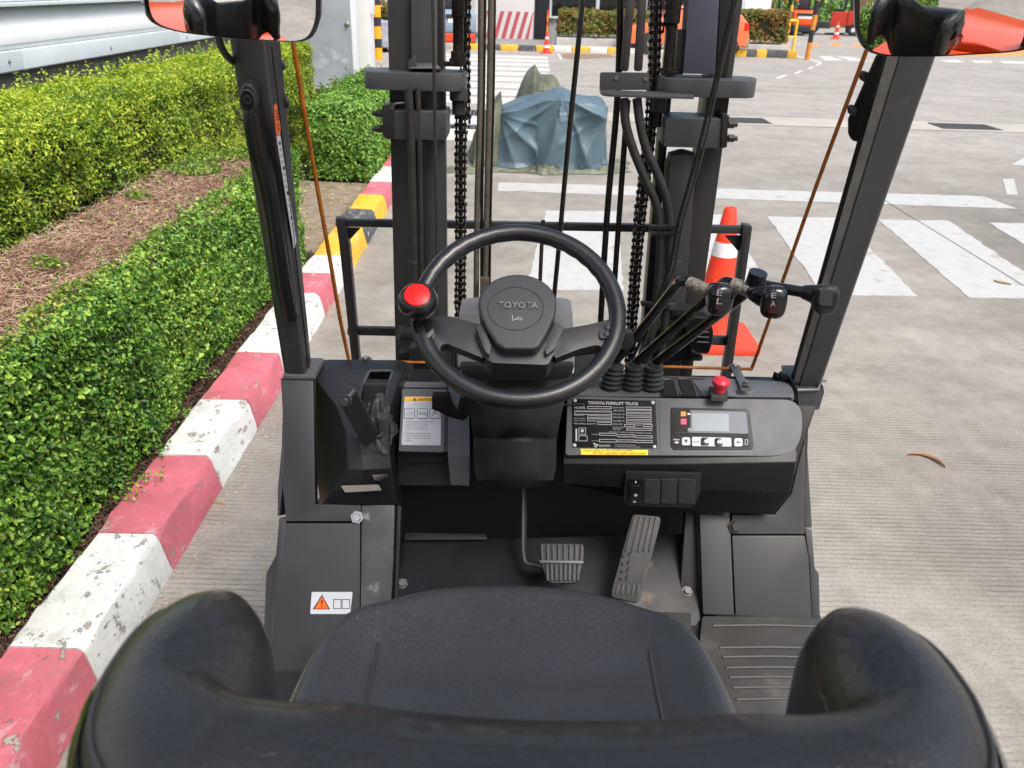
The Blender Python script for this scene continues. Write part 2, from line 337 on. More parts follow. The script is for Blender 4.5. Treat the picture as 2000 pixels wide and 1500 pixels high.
# ================================================================ SETTING
def concrete():
    m = bpy.data.materials.new('concrete paving'); m.use_nodes = True
    t = m.node_tree; b = t.nodes['Principled BSDF']; L = t.links.new; N = t.nodes.new
    g = N('ShaderNodeNewGeometry')
    def noise(sc, det=6, ro=.6, vec=None):
        n = N('ShaderNodeTexNoise'); n.inputs['Scale'].default_value = sc; n.inputs['Detail'].default_value = det; n.inputs['Roughness'].default_value = ro
        L(vec or g.outputs['Position'], n.inputs['Vector']); return n.outputs['Fac']
    def ramp(f, a, b_, ca, cb):
        r = N('ShaderNodeValToRGB'); r.color_ramp.elements[0].position = a; r.color_ramp.elements[1].position = b_
        r.color_ramp.elements[0].color = (*ca, 1); r.color_ramp.elements[1].color = (*cb, 1); L(f, r.inputs['Fac']); return r.outputs[0]
    def mul(a, b_, f=1):
        x = N('ShaderNodeMix'); x.data_type = 'RGBA'; x.blend_type = 'MULTIPLY'; x.inputs[0].default_value = f; L(a, x.inputs[6]); L(b_, x.inputs[7]); return x.outputs[2]
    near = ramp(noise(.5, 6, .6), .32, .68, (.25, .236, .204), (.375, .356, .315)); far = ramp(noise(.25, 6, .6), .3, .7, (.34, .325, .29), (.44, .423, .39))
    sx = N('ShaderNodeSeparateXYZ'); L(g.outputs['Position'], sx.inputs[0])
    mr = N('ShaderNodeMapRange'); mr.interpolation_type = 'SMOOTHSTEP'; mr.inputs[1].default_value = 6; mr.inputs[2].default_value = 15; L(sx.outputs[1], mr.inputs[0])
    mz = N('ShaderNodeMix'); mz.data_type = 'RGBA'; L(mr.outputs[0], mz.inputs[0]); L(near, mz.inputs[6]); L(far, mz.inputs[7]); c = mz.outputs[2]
    c = mul(c, ramp(noise(1.3, 7, .75), .40, .52, (.74, .73, .72), (1, 1, 1)), .6)
    c = mul(c, ramp(noise(7, 8, .7), .3, .65, (.74, .735, .725), (1, 1, 1)))
    c = mul(c, ramp(noise(90, 4, .6), .32, .55, (.74, .73, .72), (1, 1, 1)))
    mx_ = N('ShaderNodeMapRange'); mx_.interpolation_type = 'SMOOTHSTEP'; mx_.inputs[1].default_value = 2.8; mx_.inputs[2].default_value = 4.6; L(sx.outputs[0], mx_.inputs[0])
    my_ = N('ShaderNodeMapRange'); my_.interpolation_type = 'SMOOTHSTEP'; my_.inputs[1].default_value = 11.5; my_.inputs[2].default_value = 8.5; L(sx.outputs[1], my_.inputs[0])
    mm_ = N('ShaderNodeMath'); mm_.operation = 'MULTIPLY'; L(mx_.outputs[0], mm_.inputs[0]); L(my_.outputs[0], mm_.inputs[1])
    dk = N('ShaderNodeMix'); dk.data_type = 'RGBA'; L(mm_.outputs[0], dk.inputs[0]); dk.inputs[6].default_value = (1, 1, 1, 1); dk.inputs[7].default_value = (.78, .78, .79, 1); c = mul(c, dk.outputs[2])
    c = mul(c, ramp(noise(3.1, 9, .8), .60, .72, (1, 1, 1), (.62, .60, .57)), .7)
    st = N('ShaderNodeMapping'); st.inputs['Scale'].default_value = (.35, 2.6, 1); L(g.outputs['Position'], st.inputs['Vector'])
    c = mul(c, ramp(noise(2.2, 6, .65, st.outputs[0]), .3, .6, (.93, .93, .93), (1, 1, 1)))
    wv = N('ShaderNodeTexWave'); wv.bands_direction = 'Y'; wv.inputs['Scale'].default_value = 11.5; wv.inputs['Distortion'].default_value = 2.2
    wv.inputs['Detail'].default_value = 2; wv.inputs['Detail Scale'].default_value = .6; L(g.outputs['Position'], wv.inputs['Vector'])
    gr = ramp(wv.outputs['Fac'], .02, .3, (.5, .48, .45), (1, 1, 1))
    pm = N('ShaderNodeMix'); pm.data_type = 'RGBA'; L(ramp(noise(1.7, 5, .7), .36, .62, (.0, .0, .0), (.85, .85, .85)), pm.inputs[0])
    pm.inputs[6].default_value = (1, 1, 1, 1); L(gr, pm.inputs[7]); c = mul(c, pm.outputs[2])
    L(c, b.inputs['Base Color']); b.inputs['Roughness'].default_value = .8
    bp = N('ShaderNodeBump'); bp.inputs['Strength'].default_value = .5; bp.inputs['Distance'].default_value = .003; L(pm.outputs[2], bp.inputs['Height'])
    bp2 = N('ShaderNodeBump'); bp2.inputs['Strength'].default_value = .35; bp2.inputs['Distance'].default_value = .002; L(noise(160, 4), bp2.inputs['Height']); L(bp2.outputs[0], bp.inputs['Normal'])
    L(bp.outputs[0], b.inputs['Normal']); return m
M['concrete'] = concrete()
M['roadwhite'] = mat('worn white road paint', (.41, .42, .41), .6, var=.12, vs=5, bump=.2, bs=160, bd=.002, wear=((.31, .29, .25), 5, .55, .12))
M['roadwhite2'] = mat('faded white road paint', (.5, .5, .48), .6, var=.12, vs=5, wear=((.4, .38, .34), 3, .5, .15))
M['roadorange'] = mat('faded orange road paint', (.6, .26, .08), .6, var=.15, vs=5)
def kerbmat(name, col, under, chip, t1=.56, t2=.6):
    m = bpy.data.materials.new(name); m.use_nodes = True; t = m.node_tree; b = t.nodes['Principled BSDF']; L = t.links.new; N = t.nodes.new
    g = N('ShaderNodeNewGeometry')
    def nz(sc, det=6, ro=.6, stretch=None):
        n = N('ShaderNodeTexNoise'); n.inputs['Scale'].default_value = sc; n.inputs['Detail'].default_value = det; n.inputs['Roughness'].default_value = ro
        if stretch:
            mp = N('ShaderNodeMapping'); mp.inputs['Scale'].default_value = stretch; L(g.outputs['Position'], mp.inputs['Vector']); L(mp.outputs[0], n.inputs['Vector'])
        else: L(g.outputs['Position'], n.inputs['Vector'])
        return n.outputs['Fac']
    def st(f, a, w_, top=1):
        r = N('ShaderNodeMapRange'); r.inputs[1].default_value = a; r.inputs[2].default_value = a+w_; r.inputs[4].default_value = top; L(f, r.inputs[0]); return r.outputs[0]
    def mix(f, a, c):
        x = N('ShaderNodeMix'); x.data_type = 'RGBA'; L(f, x.inputs[0])
        if isinstance(a, tuple): x.inputs[6].default_value = (*a, 1)
        else: L(a, x.inputs[6])
        x.inputs[7].default_value = (*c, 1); return x.outputs[2]
    c = mix(st(nz(3.5, 7, .7), .38, .35, .8), col, tuple(x*.72+.03 for x in col))
    c = mix(st(nz(22, 6, .7), .5, .2, .55), c, tuple(min(.75, x*1.12+.05) for x in col))
    c = mix(st(nz(8, 9, .7, (1.6, .6, 1.6)), t1, .06, .75), c, under)
    ch = st(nz(15, 10, .66, (1.3, .8, 1.5)), t2+.03, .03)
    c = mix(ch, c, chip); c = mix(st(nz(60, 5, .6), .62, .06, .7), c, tuple(x*.55 for x in chip))
    c = mix(st(nz(2.2, 8, .75), .55, .2, .45), c, (.16, .14, .115))
    L(c, b.inputs['Base Color']); b.inputs['Roughness'].default_value = .6
    iv = N('ShaderNodeMath'); iv.operation = 'SUBTRACT'; iv.inputs[0].default_value = 1; L(ch, iv.inputs[1])
    bp = N('ShaderNodeBump'); bp.inputs['Strength'].default_value = .8; bp.inputs['Distance'].default_value = .004; L(iv.outputs[0], bp.inputs['Height'])
    bp2 = N('ShaderNodeBump'); bp2.inputs['Strength'].default_value = .5; bp2.inputs['Distance'].default_value = .008; L(nz(16, 6), bp2.inputs['Height']); L(bp2.outputs[0], bp.inputs['Normal']); L(bp.outputs[0], b.inputs['Normal']); return m
M['kerbwhite'] = kerbmat('chipped white kerb paint', (.66, .68, .65), (.52, .54, .5), (.32, .295, .255), .56, .57)
M['kerbpink'] = kerbmat('chipped pink kerb paint', (.52, .125, .16), (.56, .36, .37), (.36, .31, .27), .575, .585)
M['kerbyellow'] = kerbmat('yellow kerb paint', (.76, .42, .02), (.6, .48, .25), (.42, .38, .32), .57, .59)
M['kerbblack'] = kerbmat('dark grey kerb paint', (.055, .06, .07), (.2, .19, .17), (.45, .43, .38), .55, .56)
M['kerbconc'] = mat('bare kerb concrete', (.42, .4, .36), .8, var=.2, vs=9)
M['soil'] = mat('dark soil', (.045, .03, .022), .9, var=.5, vs=14, bump=1, bs=50, bd=.02)
M['dirt'] = mat('dry pale dirt', (.22, .18, .13), .9, var=.35, vs=8, bump=1, bs=60, bd=.01)
M['grate'] = mat('cast iron grate', (.09, .088, .085), .6, var=.2, vs=20)
M['dark'] = mat('dark void', (.008, .008, .008), .8)

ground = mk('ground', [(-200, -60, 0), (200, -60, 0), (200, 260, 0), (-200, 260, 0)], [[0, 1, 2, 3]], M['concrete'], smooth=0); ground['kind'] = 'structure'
bed = mk('planting_bed', [(-3.95, -4, .07), (-1.38, -4, .07), (-1.38, 6.9, .07), (-1.5, 7.0, .06), (-1.45, 10.2, .06), (-1.9, 16.5, .06), (-3.95, 16.5, .06)], [[0, 1, 2, 3, 4, 5, 6]], M['soil'], smooth=0); bed['kind'] = 'structure'
dp = prism('dirt_patch', [Vector(p) for p in ((-2.6, 6.05, .074), (-1.42, 6.05, .074), (-1.42, 8.45, .074), (-2.3, 8.5, .074))], (0, 0, -.01), M['dirt'], bev=0); dp['kind'] = 'structure'

# kerb: one stone after another
def kerbstone(y0, y1, mt, parent, x0=-1.425, x1=-1.175, h=.15):
    nx = [(x1, 0), (x1-.006, .03), (x1-.028, h-.022), (x1-.036, h-.006), (x1-.052, h), (x0+.012, h), (x0, h-.01), (x0, 0)]
    ys = np.linspace(y0+.003, y1-.003, max(3, int((y1-y0)/.05))); V = []; F = []
    for i, y in enumerate(ys):
        for j, (x, z) in enumerate(nx):
            e = .004 if z > .02 else 0
            V.append((x+e*math.sin(y*9+j)+random.gauss(0, .0016), y, z+e*.7*math.sin(y*13+2*j)+(random.gauss(0, .0014) if z > 0 else 0)))
    n = len(nx)
    for i in range(len(ys)-1):
        for j in range(n): F.append([i*n+j, i*n+(j+1) % n, (i+1)*n+(j+1) % n, (i+1)*n+j])
    F += [list(range(n)), [(len(ys)-1)*n+j for j in range(n-1, -1, -1)]]
    return mk('kerb_stone', V, F, mt, parent, smooth=38)
kerb = bpy.data.objects.new('kerb', None); link(kerb, None, (-1.3, 2, 0)); kerb['kind'] = 'structure'
KY = [(-3.2, -2.1, 'w'), (-2.1, -1.0, 'p'), (-1.0, .2, 'w'), (.2, 1.06, 'w'), (1.06, 1.86, 'p'), (1.86, 2.42, 'w'), (2.42, 2.96, 'p'), (2.96, 3.47, 'w'), (3.47, 4.02, 'p'), (4.02, 4.95, 'w'), (4.95, 5.35, 'p'), (5.35, 5.75, 'w'),
      (5.75, 6.55, 'y'), (6.55, 7.1, 'k'), (7.1, 7.65, 'y'), (7.65, 8.2, 'p'), (8.2, 8.95, 'w'), (8.95, 9.8, 'p'), (9.8, 10.7, 'w'), (10.7, 11.6, 'p')]
KM = {'w': M['kerbwhite'], 'p': M['kerbpink'], 'y': M['kerbyellow'], 'k': M['kerbblack'], 'c': M['kerbconc']}
for a, b_, c in KY: kerbstone(a, b_, KM[c], kerb)
chips = []
for i in range(420):
    y = random.uniform(1.6, 6.5); x = -1.165+abs(random.gauss(0, .035)); s = random.uniform(.002, .0065)
    a = random.random()*6.3; chips.append(((x, y, s*.3), (s*1.4, s, s*.5)))
cl = boxes('paint_chips', chips, M['kerbpink']); cl['kind'] = 'stuff'; cl.name = 'paint_chips'; cl.data.materials[0] = mat('paint flakes', (.42, .2, .19), .7, col2=(.5, .46, .4), vs=3)
chips = [((random.uniform(-2.4, -1.45), random.uniform(6.2, 8.4), .078), (random.uniform(.01, .03), random.uniform(.01, .03), .006)) for i in range(240)]
g2 = boxes('dry_litter', chips, mat('dry litter', (.5, .42, .3), .8, col2=(.25, .17, .1), vs=4)); g2['kind'] = 'stuff'

# road markings
marks = bpy.data.objects.new('crosswalk_marking', None); link(marks, None, (2, 7, 0)); marks['kind'] = 'structure'
def stripe(P, m=None, parent=marks, name='stripe', z=.004):
    return prism(name, [Vector((p[0], p[1], z)) for p in P], (0, 0, -.0035), m or M['roadwhite'], parent, bev=0, smooth=0)
def ragged(P, amp=.012, step=.09):
    out = []
    for i in range(len(P)):
        a = Vector(P[i]); b_ = Vector(P[(i+1) % len(P)]); n = max(1, int((b_-a).length/step)); pr = Vector((-(b_-a).y, (b_-a).x)).normalized()
        for k in range(n): out.append(a.lerp(b_, k/n)+(pr*random.gauss(0, amp*.5) if k else Vector((0, 0))))
    return out
for k in range(-3, 4):
    x = 3.30+k*1.03
    if x < -.9: continue
    stripe(ragged([(x-.13, 5.66+.03*k), (x+.54, 5.68+.03*k), (x+.73, 7.88), (x+.06, 7.84)]))
stripe(ragged([(-.2, 8.62), (4.98, 8.46), (4.9, 9.0), (-.2, 9.02)]))
for q in ([(1958, 350), (1980, 350), (1988, 381), (1966, 380)], [(1975, 322), (2015, 300), (2030, 308), (1998, 324)], [(2040, 290), (2065, 278), (2080, 282), (2052, 296)]):
    stripe([atz(*p).xy for p in q])
m2 = bpy.data.objects.new('dashed_lane_marking', None); link(m2, None, (8, 24, 0)); m2['kind'] = 'structure'
for q in ([(1513, 153), (1530, 146), (1540, 147), (1522, 154)], [(1549, 144), (1562, 138), (1569, 139), (1556, 145)], [(1576, 135), (1585, 130), (1591, 131), (1582, 136)], [(1592, 128), (1599, 122), (1606, 123), (1598, 129)],
          [(1530, 104), (1536, 104), (1606, 121), (1598, 122)], [(1598, 109), (1620, 110), (1648, 118), (1612, 118)], [(1636, 110), (1660, 111), (1695, 119), (1660, 119)], [(1835, 117), (1870, 117), (1885, 122), (1850, 122)], [(1895, 118), (1935, 119), (1940, 123), (1905, 123)], [(1950, 119), (2000, 120), (2010, 125), (1960, 124)]):
    stripe([atz(*p).xy for p in q], M['roadwhite2'], m2)
for q in ([(1586, 84), (1597, 84), (1600, 90), (1586, 90)], [(1620, 84), (1642, 84), (1645, 90), (1626, 90)], [(1664, 86), (1690, 88), (1690, 92), (1670, 92)], [(1890, 100), (2010, 92), (2010, 110), (1860, 110)]):
    stripe([atz(*p).xy for p in q], M['roadorange'], m2)
m3 = bpy.data.objects.new('faded_crosswalk_marking', None); link(m3, None, (-1, 20, 0)); m3['kind'] = 'structure'
for k in range(12):
    y = 11.6+k*1.28
    if 13.2 < y < 14.7: continue
    stripe(ragged([(-2.3, y), (.55+.02*k, y), (.55+.02*k, y+.95), (-2.3, y+.95)], .02, .2), M['roadwhite2'], m3)
stripe([atz(*p).xy for p in ((1087, 105), (1093, 105), (1100, 116), (1094, 116))], M['roadwhite2'], m3)
# gutter with grates
gut = prism('gutter', [Vector(p) for p in ((-2.2, 13.75, .003), (30, 13.75, .003), (30, 14.8, .003), (-2.2, 14.8, .003))], (0, 0, -.002), mat('gutter concrete', (.37, .35, .31), .8, var=.12, vs=2), bev=0); gut['kind'] = 'structure'
for y in (13.75, 14.8):
    j = bx('joint', (13.9, y, .0035), (32.2, .012, .003), M['grate'], gut, bev=0)
for p, q in (((3.70, 5.2), (3.74, 8.9)), ((7.9, 2.5), (7.95, 13.74)), ((-2.1, 18.6), (24, 18.9))):
    d_ = Vector((q[0]-p[0], q[1]-p[1], 0)); beam('joint', (p[0], p[1], .0066), (q[0], q[1], .0066), .006, .002, M.setdefault('jointfill', mat('joint filler', (.17, .16, .14), .8)), gut, bev=0)
def grate(x0, x1, y0, y1, label):
    o = thing('drain_grate', ((x0+x1)/2, (y0+y1)/2, 0), label, 'drain grate', 'drain grates in the yard gutter')
    bx('pit', ((x0+x1)/2, (y0+y1)/2, .0045), (x1-x0, y1-y0, .003), M['dark'], o, bev=0)
    n = 14
    for i in range(n): bx('bar', (x0+(i+.5)*(x1-x0)/n, (y0+y1)/2, .009), ((x1-x0)/n*.55, y1-y0, .006), M['grate'], o, bev=0)
    return o
grate(6.7, 7.65, 13.95, 14.55, 'cast iron drain grate in the concrete to the right of the right-hand roof pillar')
grate(3.35, 4.0, 13.95, 14.55, 'cast iron drain grate just right of the right mast clamp')
grate(-1.3, -.45, 13.95, 14.6, 'drain grate in the gutter seen left of the mast hoses behind the tarpaulin')
grate(-2.1, -.5, 12.6, 12.95, 'long narrow drain grate left of the blue tarpaulin')
mk('oil_stain', [tuple(atz(*p, .0025)) for p in ((1085, 108), (1110, 104), (1190, 106), (1205, 112), (1150, 115), (1110, 116))], [[0, 1, 2, 3, 4, 5]], mat('brown road stain', (.22, .16, .11), .8), smooth=0)['kind'] = 'structure'

# ---------------------------------------------------------------- foliage
def leafmesh(name, P, Nn, size, m, parent, aspect=.55, fold=.25, up=.35, spread=.75):
    n = len(P); size = np.asarray(size)*np.ones(n)
    nn = Nn*1.0+np.array([0, 0, up])+rng.normal(0, spread, (n, 3)); nn /= np.linalg.norm(nn, axis=1)[:, None]
    d = rng.normal(0, 1, (n, 3)); d -= nn*(d*nn).sum(1)[:, None]; d /= np.linalg.norm(d, axis=1)[:, None]
    wv = np.cross(nn, d); T = [(0, 0), (.35, .5), (.78, .36), (1, 0), (.78, -.36), (.35, -.5)]
    V = np.empty((n, 6, 3))
    for i, (a, b_) in enumerate(T):
        V[:, i] = P+(d*(a-.5)+wv*b_*aspect*1.0+nn*(abs(b_)*fold-(a-.5)**2*.25))*size[:, None]
    me = bpy.data.meshes.new(name); me.vertices.add(6*n); me.vertices.foreach_set('co', V.ravel())
    idx = (np.arange(n)*6)[:, None]+np.array([0, 1, 2, 3, 0, 3, 4, 5])[None]
    me.loops.add(8*n); me.loops.foreach_set('vertex_index', idx.ravel().astype(np.int32))
    me.polygons.add(2*n); me.polygons.foreach_set('loop_start', np.arange(0, 8*n, 4, dtype=np.int32)); me.polygons.foreach_set('loop_total', np.full(2*n, 4, dtype=np.int32))
    me.update(calc_edges=True); me.materials.append(m)
    o = fin(name, me, None, parent, smooth=0); o['kind'] = 'stuff'; return o
def bumpy(P, f=1.0):
    return (np.sin(P[:, 0]*3.1*f+P[:, 1]*2.3*f)+np.sin(P[:, 1]*5.7*f+P[:, 2]*4.1*f+1.3)+np.sin(P[:, 2]*7.9*f+P[:, 0]*6.1*f+P[:, 1]*1.7))/3
def boxleaves(faces, lo, hi, dens, depth=.05, amp=.03, round_=.06):
    """sample leaf seats on chosen faces of a clipped hedge"""
    lo = np.array(lo); hi = np.array(hi); PP = []; NN = []
    for ax, sgn, mul in faces:
        o = [a for a in range(3) if a != ax]; A = (hi[o[0]]-lo[o[0]])*(hi[o[1]]-lo[o[1]]); n = int(A*dens*mul)
        P = np.empty((n, 3)); P[:, o[0]] = rng.uniform(lo[o[0]], hi[o[0]], n); P[:, o[1]] = rng.uniform(lo[o[1]], hi[o[1]], n)
        P[:, ax] = hi[ax] if sgn > 0 else lo[ax]
        N = np.zeros((n, 3)); N[:, ax] = sgn
        b_ = bumpy(P)*amp+bumpy(P, 3.1)*amp*.5; P[:, ax] += sgn*(b_-rng.exponential(depth, n)*.6+rng.uniform(0, .02, n))
        for a in o:      # rounded shoulders
            if a == 2 and sgn: pass
            e = np.minimum(P[:, a]-lo[a] if a != 2 else 9, hi[a]-P[:, a]); k = np.clip(1-e/round_, 0, 1); P[:, ax] -= sgn*k**2*round_*.6
            s2 = np.where(hi[a]-P[:, a] < round_, 1, -1); N[:, a] += s2*k*.7
        PP.append(P); NN.append(N)
    return np.vstack(PP), np.vstack(NN)
GREEN = leafmat('glossy hedge leaf', [(.3, (.02, .06, .007)), (.5, (.045, .135, .014)), (.68, (.105, .25, .024)), (.86, (.23, .42, .045)), (1.0, (.38, .54, .08))], .42, .25)
YGREEN = leafmat('yellow green hedge leaf', [(.3, (.035, .085, .015)), (.5, (.10, .20, .02)), (.7, (.24, .38, .03)), (.9, (.46, .60, .05)), (1.05, (.55, .58, .08))], .45, .35)
MGREEN = leafmat('mid green leaf', [(.3, (.04, .1, .012)), (.55, (.09, .22, .025)), (.8, (.18, .36, .045)), (1.0, (.28, .46, .07))], .4, .25)
RGREEN = leafmat('reddish green leaf', [(.3, (.05, .08, .02)), (.5, (.12, .2, .03)), (.72, (.22, .28, .05)), (.85, (.32, .2, .06)), (1.0, (.42, .13, .05))], .5, .3, clump=1.2)
CORE = mat('dark hedge twigs', (.018, .02, .009), .9, var=.7, vs=30, bump=1, bs=60, bd=.02)
BROWN = leafmat('dry clipped twig', [(.3, (.13, .07, .045)), (.55, (.34, .20, .135)), (.8, (.54, .36, .26)), (1, (.7, .54, .42))], .7, .1)

def twigs(name, n, x0, x1, y0, y1, z, m, parent, L=(.02, .06), zs=.02, r=.0016, edge=None):
    P = np.stack([rng.uniform(x0, x1, n), rng.uniform(y0, y1, n), z+rng.normal(0, zs, n)], 1)
    if edge is not None:
        k = edge(P); P = P[k]; n = len(P)
    d = rng.normal(0, 1, (n, 3)); d[:, 2] *= .45; d /= np.linalg.norm(d, axis=1)[:, None]
    u = np.cross(d, [0, 0, 1.0]); u /= np.linalg.norm(u, axis=1)[:, None]; v = np.cross(d, u)
    ln = rng.uniform(L[0], L[1], n)[:, None]; V = np.empty((n, 6, 3)); bend = rng.normal(0, .15, (n, 3))*ln
    for i in range(3):
        a = 2*math.pi*i/3; o = (u*math.cos(a)+v*math.sin(a))*r
        V[:, i] = P-d*ln/2+o; V[:, i+3] = P+d*ln/2+o*.6+bend
    F = np.array([0, 1, 4, 3, 1, 2, 5, 4, 2, 0, 3, 5]); idx = (np.arange(n)*6)[:, None]+F[None]
    me = bpy.data.meshes.new(name); me.vertices.add(6*n); me.vertices.foreach_set('co', V.ravel()); me.loops.add(12*n); me.loops.foreach_set('vertex_index', idx.ravel().astype(np.int32))
    me.polygons.add(3*n); me.polygons.foreach_set('loop_start', np.arange(0, 12*n, 4, dtype=np.int32)); me.polygons.foreach_set('loop_total', np.full(3*n, 4, dtype=np.int32))
    me.update(calc_edges=True); me.materials.append(m); o = fin(name, me, None, parent, smooth=0); o['kind'] = 'stuff'; return o

# low glossy hedge with clipped brown top
h1 = thing('low_hedge', (-1.8, 3, .07), 'low glossy dark green hedge with brown clipped top growing along the pink and white kerb', 'hedge')
bx('branches', (-1.86, 1.7, .42), (.56, 8.3, .7), CORE, h1, bev=.02)
P, N = boxleaves([(0, 1, 1.0), (1, 1, .8)], (-2.2, 1.4, .1), (-1.52, 5.95, .84), 21000, depth=.06, amp=.038, round_=.09)
P2 = []; N2 = []
for i in range(420):      # stray shoots standing proud of the clipped face
    y = random.uniform(1.4, 5.9); z = random.uniform(.25, .88); base = np.array([-1.5, y, z]); d = np.array([random.uniform(.5, 1), random.gauss(0, .4), random.uniform(.1, .9)]); d /= np.linalg.norm(d)
    for k in range(7): P2.append(base+d*k*.011+rng.normal(0, .005, 3)); N2.append((.5, -.2, .9))
P = np.vstack([P, np.array(P2)]); N = np.vstack([N, np.array(N2)])
leafmesh('foliage', P, N, rng.uniform(.012, .021, len(P))*(1+.6*(rng.random(len(P)) < .3)), GREEN, h1, aspect=.6, up=.55, spread=.72)
P, N = boxleaves([(0, 1, 1.0), (1, -1, .6)], (-2.2, -3.2, .1), (-1.52, 1.4, .84), 3500, depth=.04, amp=.03)
leafmesh('foliage', P, N, rng.uniform(.03, .05, len(P)), GREEN, h1)
def topmask(inv):
    def f(P):
        b_ = bumpy(P, 1.3)*.12+bumpy(P, 4)*.07; e = (P[:, 0]+1.635+b_*.7) < 0
        far = P[:, 1] > 5.35+bumpy(P, 2)*.5
        bare = e & ~far & (bumpy(P, 2.7) > -.75)
        q = rng.random(len(P)); keep = np.where(bare, q < .98, q < .2)
        return keep if not inv else np.where(bare, q < .025, True)
    return f
twigs('clipped_twigs', 30000, -2.18, -1.55, -1, 5.9, .805, BROWN, h1, L=(.02, .055), zs=.014, r=.0017, edge=topmask(False))
P, N = boxleaves([(2, 1, 1.0)], (-2.22, -3, .1), (-1.54, 5.93, .83), 7500, depth=.02, amp=.012, round_=.08)
k = topmask(True)(P); P, N = P[k], N[k]
leafmesh('foliage', P, N, rng.uniform(.014, .026, len(P)), leafmat('young hedge top leaf', [(.3, (.04, .1, .012)), (.6, (.12, .24, .03)), (.9, (.3, .42, .05)), (1.05, (.42, .45, .08))], .35, .3), h1, aspect=.6)
bx('twig_bed', (-1.86, 1.5, .785), (.6, 8.7, .02), mat('brown twig bed', (.12, .068, .04), .9, var=.6, vs=60, bump=1, bs=90, bd=.01), h1, bev=.004)

# tall yellow-green hedge
h2 = thing('tall_hedge', (-2.75, 5, .07), 'tall yellow-green clipped hedge in front of the white metal cladding', 'hedge')
bx('branches', (-2.72, 3.7, .6), (.56, 13.2, 1.05), CORE, h2, bev=.02)
P, N = boxleaves([(0, 1, 1.0)], (-3.1, 2.6, .1), (-2.38, 10.4, 1.27), 10000, depth=.08, amp=.07, round_=.12)
P2, N2 = boxleaves([(2, 1, .9), (1, 1, .8)], (-3.1, 2.6, .1), (-2.38, 10.4, 1.24), 10000, depth=.05, amp=.045, round_=.12)
P3 = []; N3 = []
for i in range(500):      # unclipped shoots along the top and face
    y = random.uniform(2.6, 10.3); tp = random.random() < .6; base = np.array([random.uniform(-3.05, -2.4), y, 1.24]) if tp else np.array([-2.38, y, random.uniform(.5, 1.2)])
    d = np.array([random.gauss(.1, .35), random.gauss(0, .4), 1.0]) if tp else np.array([.8, random.gauss(0, .5), .6]); d /= np.linalg.norm(d)
    for k in range(8): P3.append(base+d*k*.014+rng.normal(0, .007, 3)); N3.append((.5, -.2, .9))
YTOP = leafmat('yellow new growth leaf', [(.3, (.08, .16, .015)), (.5, (.2, .33, .02)), (.75, (.38, .52, .03)), (1.0, (.56, .62, .06))], .45, .35)
hi_ = (rng.random(len(P)) < np.clip((P[:, 2]-.8)/.7, 0, .5))
leafmesh('foliage', P[~hi_], N[~hi_], rng.uniform(.015, .031, int((~hi_).sum())), YGREEN, h2, aspect=.5, up=.5, spread=.8)
Pt = np.vstack([P[hi_], P2, np.array(P3)]); Nt = np.vstack([N[hi_], N2, np.array(N3)])
leafmesh('new_growth', Pt, Nt, rng.uniform(.015, .03, len(Pt)), YTOP, h2, aspect=.5, up=.5, spread=.8)
P, N = boxleaves([(0, 1, 1.0), (2, 1, .8)], (-3.1, -3, .1), (-2.38, 2.6, 1.25), 1500, depth=.07, amp=.06)
leafmesh('foliage', P, N, rng.uniform(.04, .07, len(P)), YGREEN, h2)
twigs('stems', 5000, -2.55, -2.40, 3, 10.1, .6, mat('hedge stem', (.09, .065, .04), .8), h2, L=(.08, .25), zs=.25, r=.0025)

# square hedge by the kerb
h3 = thing('square_hedge', (-1.75, 9.5, .07), 'cube-shaped dark green clipped hedge at the end of the planting bed beside the mast', 'hedge')
bx('branches', (-1.76, 10.3, .42), (.52, 3.3, .66), CORE, h3, bev=.02)
P, N = boxleaves([(0, 1, 1.0), (1, -1, 1.2), (2, 1, .9)], (-2.08, 8.5, .1), (-1.43, 12, .82), 6000, depth=.05, amp=.04, round_=.1)
leafmesh('foliage', P, N, rng.uniform(.024, .045, len(P)), MGREEN, h3, aspect=.6, up=.5, spread=.6)
# low growth behind it
P = np.stack([rng.uniform(-3.2, -1.6, 26000), rng.uniform(12, 17.2, 26000), np.abs(rng.normal(0, .12, 26000))+.06], 1)
N = np.tile([0, 0, 1.0], (len(P), 1))
gr = leafmesh('grass', P, N, rng.uniform(.05, .11, len(P)), MGREEN, None, aspect=.18, spread=1.2); tag(gr, 'short green grass beyond the square hedge by the grey wall', 'grass')
P = np.stack([rng.uniform(-2.4, -1.4, 2600), rng.uniform(6.0, 12, 2600), np.abs(rng.normal(0, .02, 2600))+.075], 1)
P = P[(np.abs(P[:, 0]+1.43) < .06) | (P[:, 1] > 8.3)]
gr = leafmesh('grass_tufts', P, np.tile([0, 0, 1.0], (len(P), 1)), rng.uniform(.02, .05, len(P)), MGREEN, None, aspect=.2, spread=1.2); tag(gr, 'sparse grass tufts along the yellow and black kerb', 'grass')
# mulch strip between low hedge and kerb, sprigs over the kerb
mu = twigs('leaf_mulch', 7000, -1.56, -1.40, 1.3, 6, .085, leafmat('dead leaf litter', [(.3, (.03, .018, .012)), (.7, (.1, .055, .035)), (1, (.2, .12, .08))], .8, .0), None, L=(.01, .04), zs=.012, r=.003); tag(mu, 'brown dead leaf litter between the low hedge and the kerb', 'leaf litter')
P, N = [], []
for c in ((-1.36, 2.62, .16), (-1.32, 2.75, .165), (-1.38, 2.95, .16), (-1.4, 3.3, .15), (-1.41, 2.25, .14), (-1.42, 3.7, .15)):
    for i in range(34):
        P.append((c[0]-random.uniform(0, .12), c[1]+random.gauss(0, .03), c[2]+random.uniform(-.0, .03))); N.append((.3, -.2, 1))
sp = leafmesh('hedge_sprigs', np.array(P), np.array(N), .018, GREEN, h1, aspect=.6)

